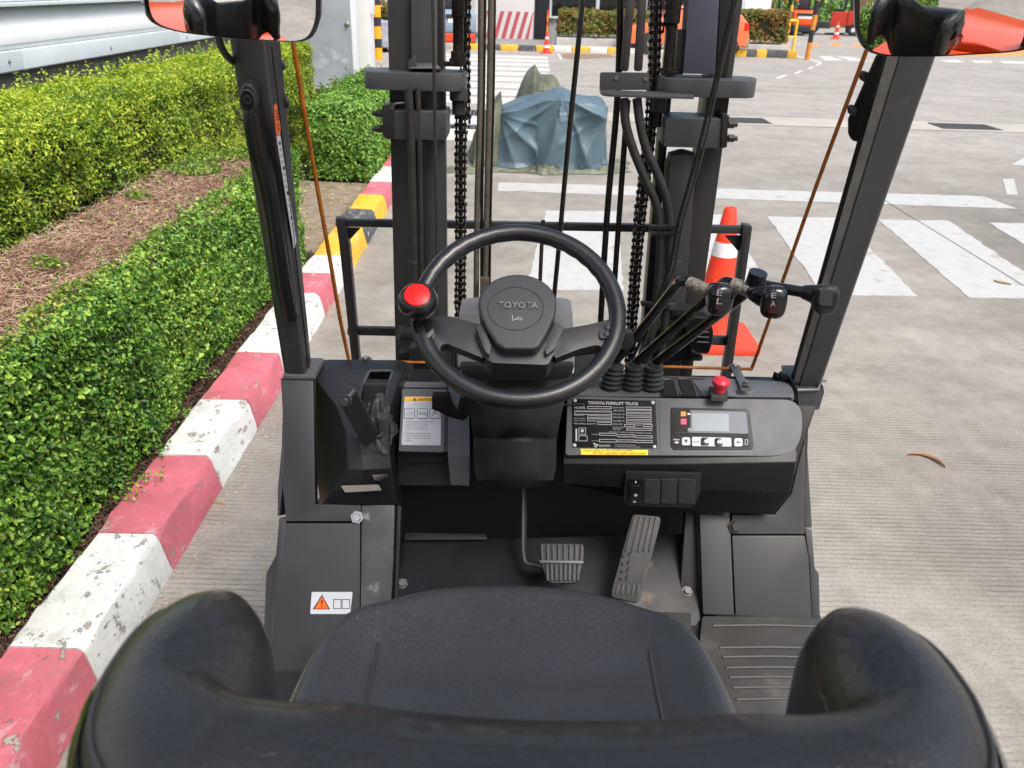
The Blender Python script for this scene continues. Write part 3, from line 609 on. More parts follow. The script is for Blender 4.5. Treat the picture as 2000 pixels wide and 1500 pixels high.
# ---------------------------------------------------------------- fallen bits
def dryleaf(pts, wd, label, col):
    P = [Vector(atz(x, y, .006)) for x, y in pts]; P = smoothpath(P, 4); V = []; F = []
    for i, p in enumerate(P):
        t = i/(len(P)-1); T = (P[min(i+1, len(P)-1)]-P[max(i-1, 0)]).normalized(); s = Vector((-T.y, T.x, 0))*wd*math.sin(math.pi*min(.97, max(.03, t)))
        V += [p+s+Vector((0, 0, .004)), p-Vector((0, 0, .003)), p-s+Vector((0, 0, .006))]
    for i in range(len(P)-1):
        for j in range(2): F.append([i*3+j, i*3+j+1, i*3+j+4, i*3+j+3])
    return tag(mk('dry_leaf', V, F, mat('dry leaf', col, .7, var=.2, vs=40)), label, 'leaf')
dryleaf([(1772, 888), (1800, 888), (1828, 898), (1846, 913)], .012, 'curved brown dry leaf lying on the concrete right of the truck', (.3, .13, .05))
dryleaf([(1940, 548), (1958, 552), (1975, 556)], .03, 'small brown leaf lying on the white crosswalk stripe', (.3, .2, .1))
dryleaf([(410, 978), (440, 986)], .01, 'yellow wood sliver on the concrete between kerb and truck', (.7, .4, .12))
dryleaf([(515, 768), (526, 775)], .018, 'small yellow fallen leaf at the foot of the pink kerb', (.8, .5, .08))
dryleaf([(480, 805), (492, 812)], .014, 'tiny ochre fallen leaf next to the kerb base', (.6, .35, .1))

# ---------------------------------------------------------------- left building
WCLAD = mat('white metal cladding', (.82, .86, .87), .35, var=.04, vs=1.5, wear=((.7, .73, .74), 3, .62, .2))
LTRIM = mat('pale blue grey flashing', (.58, .66, .69), .4, var=.06, vs=3)
GWALL = mat('grey rendered wall', (.3, .34, .37), .7, var=.12, vs=1.6, wear=((.42, .46, .49), 2.2, .6, .05))
DWALL = mat('weathered concrete plinth', (.2, .19, .165), .85, var=.35, vs=5, wear=((.07, .075, .05), 6, .62, .1))
bl = thing('clad_building', (-5, 8, 0), 'white ribbed metal-clad building with pale flashing, behind the tall hedge', 'building')
def extr(name, prof, y0, y1, m, parent, bev=.002):
    n = len(prof); V = [(x, y0, z) for x, z in prof]+[(x, y1, z) for x, z in prof]
    return mk(name, V, [list(range(n)), list(range(2*n-1, n-1, -1))]+[[i, (i+1) % n, n+(i+1) % n, n+i] for i in range(n)], m, parent, bev)
bx('plinth', (-4.3, 6.3, .6), (.6, 21, 1.2), DWALL, bl, bev=.005)
for i in range(6):
    y0 = -3+i*3.35
    extr('flashing', [(-3.9, 1.19), (-3.893, 1.20), (-3.893, 1.335), (-3.93, 1.342), (-4.2, 1.342), (-4.2, 1.19)], y0+.004, y0+3.346, LTRIM, bl, .001)
for i, z in enumerate((1.345, 1.68, 2.02, 2.36, 2.7, 3.04, 3.38, 3.72)):
    extr('cladding_panel', [(-3.93, z), (-3.905, z+.04), (-3.9, z+.12), (-3.93, z+.2), (-4.0, z+.27), (-4.06, z+.3), (-4.3, z+.333), (-4.5, z+.333), (-4.5, z)], -3, 16.6, WCLAD, bl, .004)
    extr('ledge', [(-3.86, z+.305), (-3.86, z+.33), (-4.2, z+.334), (-4.2, z+.318)], -3, 16.6, LTRIM, bl, .001)
for px, py in ((17, 120), (216, 93), (364, 73), (470, 60)):
    p = EYE+ray(px, py)*((-3.893)/ray(px, py).x)
    lathe('screw', [(.016, 0), (.016, .003), (.009, .004), (.009, .014)], p, (1, 0, 0), M['steel'], bl, n=8)
gw = thing('grey_wall', (-4.3, 17.5, 0), 'pale blue-grey rendered end wall standing behind the hedges, with a round fixing', 'wall')
bx('render', (-4.9, 17.75, 2), (3.28, .5, 4), GWALL, gw, bev=.01)
bx('corner_trim', (-3.24, 17.76, 2), (.035, .5, 4), mat('white corner trim', (.7, .75, .77), .5), gw, bev=.005)
lathe('fixing', [(.05, 0), (.05, .02), (.02, .03), (.02, .07)], aty(678, 47, 17.5), (0, -1, 0), M['steel'], gw, n=8)
wp = thing('white_block', (-3.1, 21, 0), 'white painted building corner with a grey meter box, right of the grey wall', 'building')
bx('wall', (-3.789, 18.8, 2), (1.4, .8, 4), mat('white painted wall', (.68, .69, .68), .6, var=.08, vs=2), wp)
bx('meter_box', tuple(aty(717, 8, 18.9)), (.28, .2, .36), mat('pale grey box', (.55, .58, .6), .5), wp)

# wrapped pallet
wpal = thing('wrapped_pallet', (-3.7, 27, 0), 'grey shrink-wrapped pallet load standing behind the striped bollard', 'pallet')
for k in range(3): bx('skid', (-4.1+k*.42, 27, .06), (.1, 1, .1), mat('pallet wood', (.12, .06, .035), .8), wpal, bev=.004)
bx('deck', (-3.7, 27, .125), (1.1, 1.05, .03), mat('pallet wood', (.16, .08, .05), .8), wpal, bev=.004)
V = []; F = []; nn_ = 28
for j in range(9):
    for i in range(nn_):
        a = 2*math.pi*i/nn_; s = .56*(1-.0*(j == 8)); r_ = s/max(abs(math.cos(a)), abs(math.sin(a)))**.85+random.gauss(0, .012)
        V.append((-3.7+r_*math.cos(a), 27+r_*math.sin(a), .14+j*.085+(random.gauss(0, .01) if j == 8 else 0)))
for j in range(8):
    for i in range(nn_): F.append([j*nn_+i, j*nn_+(i+1) % nn_, (j+1)*nn_+(i+1) % nn_, (j+1)*nn_+i])
F.append([8*nn_+i for i in range(nn_)])
mk('wrapped_load', V, F, mat('grey shrink wrap', (.36, .38, .42), .25, var=.2, vs=5, bump=.6, bs=6, bd=.05), wpal, smooth=60)

def bandpost(name, base, h, r, bands, cols, label, cat, tilt=0, group=None):
    o = thing(name, base, label, cat, group); z = 0; n = len(bands)
    for i, b_ in enumerate(bands):
        m = cols[i % len(cols)]; last = i == n-1
        prof = [(r, z), (r, z+b_)] if not last else [(r, z), (r, z+b_-r*.6), (r*.8, z+b_-r*.2), (r*.3, z+b_)]
        lathe('band', prof, base, (math.sin(tilt), 0, math.cos(tilt)), m, o, n=14); z += b_
    return o
YP_ = mat('yellow orange gloss paint', (.85, .36, .02), .35, var=.06, vs=5); BP_ = mat('black gloss paint', (.03, .03, .038), .4)
b0 = atz(739, 117)
s_ = 1.58/7.4
bandpost('striped_bollard', tuple(b0), 1.7, .11, [.3, .22, .3, .22, .28, .22, .36], [YP_, BP_], 'orange and black banded bollard in front of the wrapped pallet', 'bollard')
p0 = atz(1576, 117)
bandpost('striped_post', tuple(p0), 1.75, .075, [.5, .36, .42, .4, .5], [mat('worn orange paint', (.6, .24, .04), .5, var=.3, vs=9), BP_], 'tall orange and black striped post in the yard near the parked forklifts', 'post', tilt=.02)

# ---------------------------------------------------------------- far building, kerbs, planters
fb = thing('office_building', (5, 34, 0), 'long low office with red diagonal stripes on white wall, black door and dark windows', 'building')
WW = mat('white striped wall paint', (.62, .61, .6), .6, var=.05, vs=1.2); RS = mat('faded red stripe paint', (.42, .08, .1), .6)
bx('wall', (-.56, 33.2, 2), (1.95, .8, 4), WW, fb)
for i in range(8):
    x = -1.62+i*.285
    A = Vector((x, 32.795, .02)); pts = [Vector((x, 32.796, .03)), Vector((x+.14, 32.796, .03)), Vector((x+.42, 32.796, 1.02)), Vector((x+.28, 32.796, 1.02))]
    pts = [Vector((min(max(p.x, -1.52), .40), p.y, p.z)) for p in pts]
    if (pts[1]-pts[0]).length > .02 or 1: prism('stripe', pts, (0, .004, 0), RS, fb, bev=0, smooth=0)
bx('door', (.72, 33.5, 1.2), (.5, .1, 2.4), mat('black door panel', (.02, .021, .027), .25), fb)
bx('door_frame', (.45, 33.45, 1.5), (.06, .16, 3), BP_, fb)
GL = mat('dark window glass', (.012, .015, .018), .06, spec=.8)
bx('wall', (3.6, 33.9, .4), (5.4, .3, .8), mat('grey sill wall', (.35, .36, .36), .7), fb)
for i in range(3):
    bx('window_pane', (1.85+i*1.72, 33.85, 1.9), (1.6, .06, 2.1), GL, fb, bev=0)
    bx('mullion', (1.0+i*1.72, 33.76, 1.9), (.12, .14, 2.2), mat('pale mullion', (.62, .66, .68), .4), fb)
bx('sill', (3.6, 33.72, .84), (5.4, .2, .07), mat('pale sill', (.6, .62, .62), .5), fb)
bx('roof', (2.4, 35, 4.1), (8.2, 5, .25), M['kerbconc'], fb)
bx('wall', (2.4, 37.3, 2), (8, .3, 4), WW, fb); bx('wall', (6.4, 35.5, 2), (.3, 3.4, 4), WW, fb)
bx('threshold', (-1.2, 31.3, .06), (4.4, 3.0, .12), mat('grey paving', (.22, .22, .215), .8, var=.1, vs=2), fb, bev=.01)

def planter(x0, x1, y0, y1, hz, label, hlabel, dens=650, z0=.3, top=.42, kn='planter_hedge', m=RGREEN):
    p = thing('planter', ((x0+x1)/2, (y0+y1)/2, 0), label, 'planter', 'low concrete planters across the yard')
    bx('trough', ((x0+x1)/2, (y0+y1)/2, z0/2), (x1-x0, y1-y0, z0), mat('pale planter concrete', (.42, .41, .39), .8, var=.15, vs=3), p, bev=.02)
    h = thing(kn, ((x0+x1)/2, (y0+y1)/2, z0), hlabel, 'hedge', 'hedges in the far planters')
    bx('branches', ((x0+x1)/2, (y0+y1)/2, z0+.12+(hz-.25)/2), (x1-x0-.25, y1-y0-.25, hz-.25), CORE, h, bev=.02)
    P, N = boxleaves([(0, 1, 1), (0, -1, 1), (1, -1, 1.3), (2, 1, 1)], (x0+.05, y0+.05, z0+.05), (x1-.05, y1-.05, z0+hz), dens, depth=.12, amp=.09, round_=.15)
    leafmesh('foliage', P, N, rng.uniform(.06, .14, len(P)), m, h, aspect=.4, up=.6)
planter(1.15, 4.4, 30.4, 31.4, .82, 'long pale concrete planter below the office windows', 'bushy green hedge with reddish tips below the office windows', z0=.34)
planter(-2.6, -1.75, 30.4, 31.2, .75, 'short planter left of the red-striped wall', 'small reddish hedge left of the red-striped wall')
planter(6.95, 8.65, 29.7, 30.9, 1.0, 'white concrete planter beside the yellow railing', 'green hedge with rusty red top beside the yellow railing', z0=.33)
P, N = boxleaves([(1, -1, 1), (2, 1, 1)], (-4.8, 29.5, .2), (-3.6, 30.3, 1.25), 600, depth=.1, amp=.1)
hb = thing('rear_hedge', (-4.2, 30, 0), 'reddish green hedge behind the wrapped pallet', 'hedge', 'hedges in the far planters')
bx('branches', (-4.2, 30, .6), (1.0, .5, 1.0), CORE, hb); leafmesh('foliage', P, N, rng.uniform(.06, .13, len(P)), RGREEN, hb, aspect=.4)

fk = bpy.data.objects.new('far_kerb', None); link(fk, None, (1, 28.5, 0)); fk['kind'] = 'structure'
seq = 'cc'+'ykykywywywyw'
for i in range(14):
    x = -2.9+i*.56
    if x > 4.6: break
    bx('kerb_stone', (x+.28, 28.75+.0, .08), (.55, .3, .17), {'y': M['kerbyellow'], 'k': M['kerbblack'], 'w': M['kerbwhite'], 'c': M['kerbconc']}[seq[i]], fk, bev=.015)
bx('paving', (1.2, 30.1, .05), (9, 2.38, .1), mat('island paving', (.4, .385, .35), .8, var=.1, vs=2), fk, bev=.01)
for i, c in enumerate('cyykykky'):
    x = 6.3+i*.32
    bx('kerb_stone', (x, 28.9, .11), (.315, .3, .22), {'y': M['kerbyellow'], 'k': M['kerbblack'], 'c': M['kerbconc']}[c], fk, bev=.015)

# cones
def cone(name, base, h, label, group, pole=False, br=None):
    o = thing(name, base, label, 'traffic cone', group); OC = M.setdefault('coneorange', mat('fluorescent orange cone', (.85, .055, .025), .45, var=.05, vs=6)); WC = M.setdefault('conewhite', mat('white reflective band', (.74, .74, .73), .4, var=.08, vs=30))
    b = Vector(base); w_ = (br or h*.27)*2
    pr = prism('base', [b+Vector((x, y, .035)) for x, y in rounded([(-w_/2, -w_/2), (w_/2, -w_/2), (w_/2, w_/2), (-w_/2, w_/2)], .05)], (0, 0, -.033), OC, o, bev=.006)
    r0, r1 = h*.185, h*.043; Z = [.035, .26*h, .38*h, .66*h, .76*h, h]
    f = lambda z: r0+(r1-r0)*(z/h)
    for i in range(5):
        e = .002 if i in (1, 3) else 0; z0, z1 = Z[i], Z[i+1]
        pf = [(f(z0)+e, z0), (f(z1)+e, z1)]
        if i == 0: pf = [(f(z0)*1.12, z0), (f(z0+.03), z0+.03), (f(z1), z1)]
        if i == 4: pf = [(f(z0), z0), (f(z1-.01), z1-.012), (f(z1)-.006, z1), (f(z1)-.012, z1-.02)]
        lathe('reflective_band' if i in (1, 3) else 'cone_body', pf, base, (0, 0, 1), WC if i in (1, 3) else OC, o, n=28)
    if pole:
        for k in range(4): lathe('pole_band', [(.022, h+k*.15), (.022, h+k*.15+.15)], base, (0, 0, 1), [YP_, OC][k % 2], o, n=10)
    return o
cb = atz(1392, 664)
cone('traffic_cone', (cb.x, cb.y, .0), .80, 'large orange traffic cone with two white bands just ahead of the truck', 'orange traffic cones in the yard', br=.235)
cc = atz(1067, 104)
cone('traffic_cone', (cc.x, cc.y, 0), .62, 'far orange cone holding a striped pole, beside the black office door', 'orange traffic cones in the yard', pole=True)
cc = atz(1632, 76)
cone('traffic_cone', (cc.x, cc.y, 0), .75, 'small faded orange cone between the parked forklifts', 'orange traffic cones in the yard')

# yellow railing
yr = thing('yellow_railing', (9, 31, 0), 'yellow tubular steel hoop railing beside the far hedge', 'railing')
YM = mat('yellow railing paint', (.8, .52, .03), .4, var=.1, vs=6)
a = atz(1521, 107); b_ = atz(1547, 107); c = atz(1533, 104)
for nm, p, h, mm_ in (('post', a, 1.05, YM), ('post', b_, 1.05, YM)): tube(nm, [p, p+Vector((0, 0, h))], .045, mm_, yr, sub=0)
tube('top_rail', [a+Vector((0, 0, 1.05)), b_+Vector((0, 0, 1.05))], .045, YM, yr, sub=0)
tube('mid_rail', [a+Vector((0, 0, .55)), b_+Vector((0, 0, .55))], .025, YM, yr, sub=0)
bandpost('chain_post', tuple(c), 1.4, .05, [.35, .3, .35, .3, .2], [YP_, mat('rusty brown paint', (.2, .1, .05), .6)], 'thin yellow and brown banded post standing inside the yellow railing', 'post')

# ---------------------------------------------------------------- parked forklifts far away
def farlift(x, y, rz, body, label, low=None):
    o = thing('parked_forklift', (x, y, 0), label, 'forklift', 'forklifts parked across the yard')
    Rm = Matrix.Rotation(rz, 3, 'Z'); T = lambda p: Vector((x, y, 0))+Rm @ Vector(p)
    def b(nm, c, s, m, bev=.03, par=None): return bx(nm, T(c), s, m, par or o, bev, Rm)
    def hullp(nm, prof, w_, m, bev=.05):
        V = [T((sx*w_/2, py_, pz)) for sx in (-1, 1) for py_, pz in prof]; n = len(prof)
        return mk(nm, V, [list(range(n)), list(range(2*n-1, n-1, -1))]+[[i, (i+1) % n, n+(i+1) % n, n+i] for i in range(n)], m, o, bev, 3)
    hullp('counterweight', [(-1.2, .45), (-1.24, .7), (-1.15, 1.02), (-.95, 1.12), (-.5, 1.12), (-.5, .45)], 1.1, body)
    hullp('lower_counterweight', [(-1.18, .16), (-1.22, .44), (-.5, .44), (-.5, .16)], 1.08, low or M['counter'], .04)
    b('nameplate', (0, -1.215, .82), (.7, .02, .14), M['white'], .005); b('grille', (0, -1.2, .94), (.8, .1, .12), M['plastic_black'], .01)
    hullp('hood', [(-.5, .4), (-.5, 1.08), (.25, 1.05), (.28, .4)], 1.0, body, .04)
    b('floor', (0, .6, .45), (1.05, .7, .3), M['plastic'], .02); b('dash', (0, .98, .85), (1.0, .16, .6), M['plastic'], .03)
    st = b('seat', (0, -.05, 1.14), (.5, .5, .12), M['rubber'], .04); b('backrest', (0, -.3, 1.4), (.48, .1, .5), M['rubber'], .04, st)
    for sx in (-1, 1):
        for nm, A, B in (('pillar', (sx*.5, 1.0, 1.1), (sx*.45, .6, 2.1)), ('pillar', (sx*.48, -.6, 1.1), (sx*.45, -.45, 2.1)), ('roof_rail', (sx*.45, .6, 2.1), (sx*.45, -.5, 2.1))):
            beam(nm, T(A), T(B), .07, .07, M['paint_dark'], o)
        for px_, py_, r_ in ((.5, 1.15, .34), (.48, -.85, .27)):
            wh = lathe('wheel', [(r_*.55, -.1), (r_*.92, -.1), (r_, -.07), (r_, .07), (r_*.92, .1), (r_*.55, .1)], T((sx*px_, py_, r_)), Rm @ Vector((1, 0, 0)), M['rubber'], o, n=22)
            lathe('rim', [(r_*.2, -.11), (r_*.56, -.09), (r_*.56, .09), (r_*.2, .11)], T((sx*px_, py_, r_)), Rm @ Vector((1, 0, 0)), M['white'], wh, n=16)
        beam('mast_rail', T((sx*.3, 1.45, .1)), T((sx*.3, 1.42, 2.2)), .09, .12, M['paint_dark'], o)
        beam('fork', T((sx*.25, 1.6, .08)), T((sx*.25, 2.5, .06)), .12, .05, M['paint_dark'], o)
        lathe('tail_lamp', [(.05, 0), (.05, .03)], T((sx*.45, -.98, 1.5)), Rm @ Vector((0, -1, 0)), M['red'], o, n=10)
    for k in range(5): beam('roof_bar', T((-.45, .55-k*.24, 2.1)), T((.45, .55-k*.24, 2.1)), .05, .04, M['paint_dark'], o)
    b('mast_cross', (0, 1.45, 2.0), (.6, .08, .08), M['paint_dark'], .01)
    return o
OR2 = mat('orange forklift paint', (.72, .09, .02), .3)
farlift(13.55, 45.2, -.1, OR2, 'orange forklift seen from behind with a dark lower counterweight, just right of the striped post')
farlift(12.0, 46.4, .5, mat('dull red forklift paint', (.42, .07, .04), .35), 'dull orange-red forklift parked just left of the striped post', M['plastic_black'])
farlift(15.6, 46.0, 1.2, mat('dark red forklift paint', (.5, .05, .03), .35), 'dark red forklift turned sideways beside the small far cone', M['plastic_black'])
farlift(17.6, 45.6, 1.4, mat('grey forklift paint', (.09, .09, .1), .4), 'grey-black forklift rightmost of the parked row, next to the right mirror', M['plastic_black'])
farlift(10.2, 52, 0, mat('blue forklift paint', (.03, .06, .2), .35), 'blue forklift parked furthest back behind the yellow railing')
farlift(-2.35, 30.2, .3, mat('grey blue truck paint', (.18, .26, .34), .4), 'small grey-blue forklift seen between the left mast and its chain', M['orange'])

# orange car behind the right mast
def car(x, y):
    o = thing('orange_car', (x, y, 0), 'orange hatchback car parked behind the right-hand mast, its rear wheel showing', 'car')
    OC = mat('orange car paint', (.8, .17, .06), .2, coat=.8); w_ = 1.7
    prof = [(-1.95, .3), (-2.0, .6), (-1.95, .82), (-1.2, .95), (-.5, 1.42), (.9, 1.48), (1.5, 1.2), (1.72, .95), (1.78, .6), (1.72, .3)]
    n = len(prof); V = []
    for s in (0, 1):
        for px_, pz in prof:
            V.append((x+px_, y+(0.06 if pz > 1 else 0)+s*(w_-(0.12 if pz > 1 else 0)), pz))
    mk('body', V, [list(range(n)), list(range(2*n-1, n-1, -1))]+[[i, (i+1) % n, n+(i+1) % n, n+i] for i in range(n)], OC, o, .06, 3)
    prism('side_window', [Vector((x+a, y+.045, z)) for a, z in ((-.9, 1.0), (-.45, 1.36), (.85, 1.4), (1.3, 1.15), (1.35, 1.0))], (0, .03, 0), GL, o, .01)
    bx('bumper', (x+1.72, y+.85, .42), (.2, 1.66, .3), mat('dark bumper', (.3, .22, .18), .4), o, .05)
    bx('tail_lamp', (x+1.66, y+.1, .88), (.14, .2, .22), M['red'], o, .02)
    for a in (-1.3, 1.12):
        wh = lathe('wheel', [(.2, -.1), (.3, -.1), (.33, -.06), (.33, .08), (.2, .1)], (x+a, y+.02, .33), (0, -1, 0), M['rubber'], o, n=26)
        lathe('rim', [(.03, .11), (.19, .085), (.21, .05), (.21, 0)], (x+a, y+.02, .33), (0, -1, 0), M['steel'], wh, n=18)
        lathe('wheel_arch', [(.40, -.01), (.40, .012)], (x+a, y+.02, .36), (0, -1, 0), M['dark'], o, n=26)
car(5.3, 28.6)

# warehouse backdrop beyond the parked forklifts
wh = thing('warehouse', (20, 62, 0), 'pale warehouse with white and blue wall panels far behind the parked forklifts', 'building')
cols = [(.6, .62, .64), (.75, .76, .76), (.25, .4, .5), (.55, .56, .52), (.35, .36, .38)]
for i in range(22):
    bx('wall_panel', (-2+i*2.4, 62+.02*(i % 2), 3), (2.38, .3, 6), mat('warehouse panel', cols[(i*3+i//4) % 5], .5, var=.08, vs=1), wh, bev=.01)
ml = thing('white_machine', (9.5, 40, 0), 'white cabinet-like machine standing behind the hedge beside the yellow railing', 'machine')
bx('cabinet', (9.4, 40, .95), (2.2, 1.2, 1.7), mat('white enamel', (.72, .73, .75), .3), ml, bev=.05)
bx('base', (9.4, 40, .06), (2.1, 1.1, .1), M['plastic_black'], ml)
bx('panel', (9.0, 39.38, 1.05), (.8, .04, .9), mat('grey panel', (.4, .42, .45), .3), ml, bev=.02)
P = np.stack([rng.uniform(9, 30, 9000), rng.uniform(56, 60, 9000), rng.uniform(0, 2.6, 9000)], 1)
tr_ = leafmesh('shrub_belt', P, np.tile([0, -1.0, .4], (9000, 1)), rng.uniform(.15, .4, 9000), MGREEN, None, aspect=.5); tag(tr_, 'green shrub belt in front of the far warehouse', 'shrubs')

# ================================================================ TARPAULINS
def drape(name, P0, ring_px, Ybase, mt): pass
TB = mat('blue grey tarpaulin', (.085, .135, .165), .36, var=.3, vs=2.2, bump=.9, bs=7, bd=.05)
TG = mat('olive green canvas', (.125, .138, .10), .6, var=.5, vs=5, bump=.9, bs=12, bd=.04)
def cloth(name, X0, X1, Y0, Y1, top, m, parent, nx=70, ny=46, seed=1, folds=.03, topfn=None, flare=.0):
    """a sheet hanging over something box-like; polar grid from its crown down to the ground"""
    rs = random.Random(seed); cx, cy = (X0+X1)/2, (Y0+Y1)/2; hx, hy = (X1-X0)/2, (Y1-Y0)/2; V = []; F = []
    ph = [rs.uniform(0, 6.3) for _ in range(8)]
    for j in range(ny+1):
        t = j/ny
        for i in range(nx):
            a = 2*math.pi*i/nx; ca, sa = math.cos(a), math.sin(a); q = 1/max(abs(ca)**5+abs(sa)**5, 1e-6)**.2
            if t < .45: rr = t/.45; z = 1-.02*rr**6
            else: rr = 1+(t-.45)/.55*flare; z = 1-(t-.45)/.55
            k = max(0, (t-.4)/.6)
            fo = folds*(math.sin(5*a+ph[0])+.8*math.sin(9*a+ph[1]+t*2)+.5*math.sin(17*a+ph[2]-t*3))*k
            x = cx+(hx*rr+fo)*ca*q; y = cy+(hy*rr+fo)*sa*q
            tp = topfn(x, y) if topfn else top
            zz = tp*z
            zz += .012*math.sin(x*9+y*5+ph[3])*(1-k)+.02*math.sin(x*17-y*13+ph[4])*k*(1-k)
            V.append((x, y, max(zz, .006+.004*math.sin(i))))
    for j in range(ny):
        for i in range(nx): F.append([j*nx+i, j*nx+(i+1) % nx, (j+1)*nx+(i+1) % nx, (j+1)*nx+i])
    o = mk(name, V, F, m, parent, smooth=80); return o
def pleat(o, front, cx, cz, k, amp, ph, axis=(0, -1, 0)):
    """sharp folds fanning out from a high point of the sheet"""
    me = o.data; c0 = WLOC[o.name]
    for v in me.vertices:
        p = v.co+c0
        if front(p) and p.z > .012:
            r_ = math.hypot(p.x-cx, p.z-cz); an = math.atan2(p.x-cx, max(.01, cz-p.z))
            f = (1-abs(math.sin(an*k+ph)))**1.6*.9+.45*(1-abs(math.sin(an*k*1.9+ph*2.3)))**2
            g = min(1, r_/.35)*min(1, p.z/.06)
            v.co += Vector(axis)*(amp*(f-.35)*g)+Vector((amp*.25*math.cos(an*k*2)*g, 0, 0))
TB2 = M.setdefault('tb2', mat('blue grey tarpaulin', (.085, .135, .165), .36, var=.25, vs=1.6, bump=.5, bs=22, bd=.006))
TG2 = M.setdefault('tg2', mat('olive green canvas', (.12, .132, .095), .6, var=.45, vs=4, bump=.5, bs=26, bd=.006))
tb = thing('covered_crate', (.35, 10.1, 0), 'bulky crate draped in a blue-grey tarpaulin standing on the concrete ahead of the mast', 'covered crate')
def tfn(x, y):
    u = (x+.25)/1.28
    return .60+.19*max(0, 1-abs(u-.60)/.60)**.8-.06*max(0, .2-u)*3+.012*math.sin(x*13+y*3)-.02*abs(math.sin(x*5+1))
cl = cloth('tarpaulin', -.25, .99, 9.80, 10.9, .8, TB2, tb, nx=260, ny=110, folds=.028, topfn=tfn, seed=4, flare=.05)
pleat(cl, lambda p: p.y < 10.2, .48, .80, 2.4, .085, .5)
pleat(cl, lambda p: p.y < 10.2 and p.x > .45, .97, .64, 3.1, .05, 1.1)
pleat(cl, lambda p: p.y < 10.2 and p.x < .2, -.24, .58, 3.4, .045, .3)
for x_ in (-.18, .12, .46, .72, .93): lathe('eyelet', [(.007, 0), (.012, .001), (.012, .003), (.007, .004)], (x_, 9.74, .05), (0, -1, 0), M['steel'], cl, n=10)
tg = thing('green_tarpaulin', (-.3, 10, 0), 'crumpled olive green canvas heaped under and beside the blue-covered crate', 'tarpaulin')
def heap(name, pts, w0, z0, m, parent, seed, k=22):
    """a rumpled run of cloth following pts on the ground"""
    rs = random.Random(seed); P = smoothpath([Vector(p) for p in pts], 14); V = []; F = []; n = len(P); ph = [rs.uniform(0, 6) for _ in range(6)]
    for i, p in enumerate(P):
        T = (P[min(i+1, n-1)]-P[max(i-1, 0)]).normalized(); s = Vector((-T.y, T.x, 0)).normalized(); t = i/(n-1)
        e = math.sin(math.pi*min(.98, max(.02, t)))**.4
        for j in range(k+1):
            a = j/k*2-1; wob = 1+.22*math.sin(t*19+ph[0]+a*3)+.12*math.sin(t*43+ph[3])
            fz = .35+.65*(1-abs(math.sin(a*4.2+t*6+ph[1])))**1.3+.3*(1-abs(math.sin(t*16+ph[2]+a*2)))**2
            V.append(p+s*(a*w0*e*wob)+Vector((0, 0, .007+z0*e*max(0, 1-abs(a)**2.4)*fz)))
    for i in range(n-1):
        for j in range(k): F.append([i*(k+1)+j, i*(k+1)+j+1, (i+1)*(k+1)+j+1, (i+1)*(k+1)+j])
    return mk(name, V, F, m, parent, smooth=60)
heap('fold', [(-.95, 9.58, 0), (-.6, 9.52, 0), (-.2, 9.62, 0)], .10, .05, TG2, tg, 2)
heap('fold', [(-.3, 9.62, 0), (.1, 9.58, 0), (.5, 9.6, 0), (.9, 9.66, 0), (1.28, 9.78, 0)], .085, .035, TG2, tg, 12)
heap('fold', [(.12, 9.62, 0), (.28, 9.53, 0), (.46, 9.55, 0)], .07, .10, TG2, tg, 8)
heap('fold', [(.95, 9.8, 0), (1.15, 10.05, 0), (1.25, 10.5, 0)], .12, .05, TG2, tg, 7)
heap('fold', [(-.95, 9.62, 0), (-.88, 9.56, 0), (-.8, 9.6, 0)], .05, .06, TG2, tg, 9)
sd_ = cloth('side_drape', -.52, -.22, 9.92, 10.7, .5, TG2, tg, nx=90, ny=50, folds=.03, seed=6, flare=.25, topfn=lambda x, y: .30+.42*max(0, min(1, (x+.52)/.3))+.05*math.sin(y*9))
pleat(sd_, lambda p: True, -.26, .66, 3.3, .05, .4)
pk = cloth('raised_peak', -.10, .66, 11.0, 11.6, 1.0, TG2, tg, nx=110, ny=60, folds=.02, seed=9, flare=.2, topfn=lambda x, y: max(.25, 1.0-1.7*abs(x-.17)*(1 if x < .17 else .45)-.5*abs(y-11.3)+.05*math.sin(x*19)))
pleat(pk, lambda p: p.y < 11.4, .17, 1.15, 4.2, .07, .2)

# ================================================================ THE FORKLIFT
F = thing('forklift', (.08, 1.0, 0), 'forklift seen from its own driver seat, filling the foreground', 'forklift')
XC = .08

# ---- bodywork outside the picture and seen in the mirrors
hull = lambda nm, prof, x0, x1, m, par=F, bev=.03: mk(nm, [(x, y, z) for x in (x0, x1) for y, z in prof], [list(range(len(prof))), list(range(2*len(prof)-1, len(prof)-1, -1))]+[[i, (i+1) % len(prof), len(prof)+(i+1) % len(prof), len(prof)+i] for i in range(len(prof))], m, par, bev, 3)
hull('counterweight', [(-1.15, .45), (-1.2, .8), (-1.12, 1.02), (-.9, 1.12), (-.12, 1.14), (-.12, .45)], XC-.55, XC+.55, M['orange'])
hull('lower_counterweight', [(-1.14, .18), (-1.18, .44), (-.12, .44), (-.12, .18)], XC-.53, XC+.53, M['counter'])
hull('hood', [(-.10, .66), (-.10, 1.08), (.80, 1.03), (.84, .98), (.84, .66)], XC-.50, XC+.50, M['orange'], bev=.035)
hull('side_frame', [(-.1, .25), (-.1, .65), (1.3, .65), (1.3, .32), (1.0, .25)], XC-.55, XC-.42, M['paint_dark'], bev=.02)
hull('side_frame', [(-.1, .25), (-.1, .65), (1.3, .65), (1.3, .32), (1.0, .25)], XC+.42, XC+.55, M['paint'], bev=.02)
bx('step', (XC-.57, 1.1, .38), (.1, .4, .03), M['paint'], F); bx('chassis', (XC, 1.3, .33), (.8, 1.4, .3), M['paint_dark'], F, bev=.02)
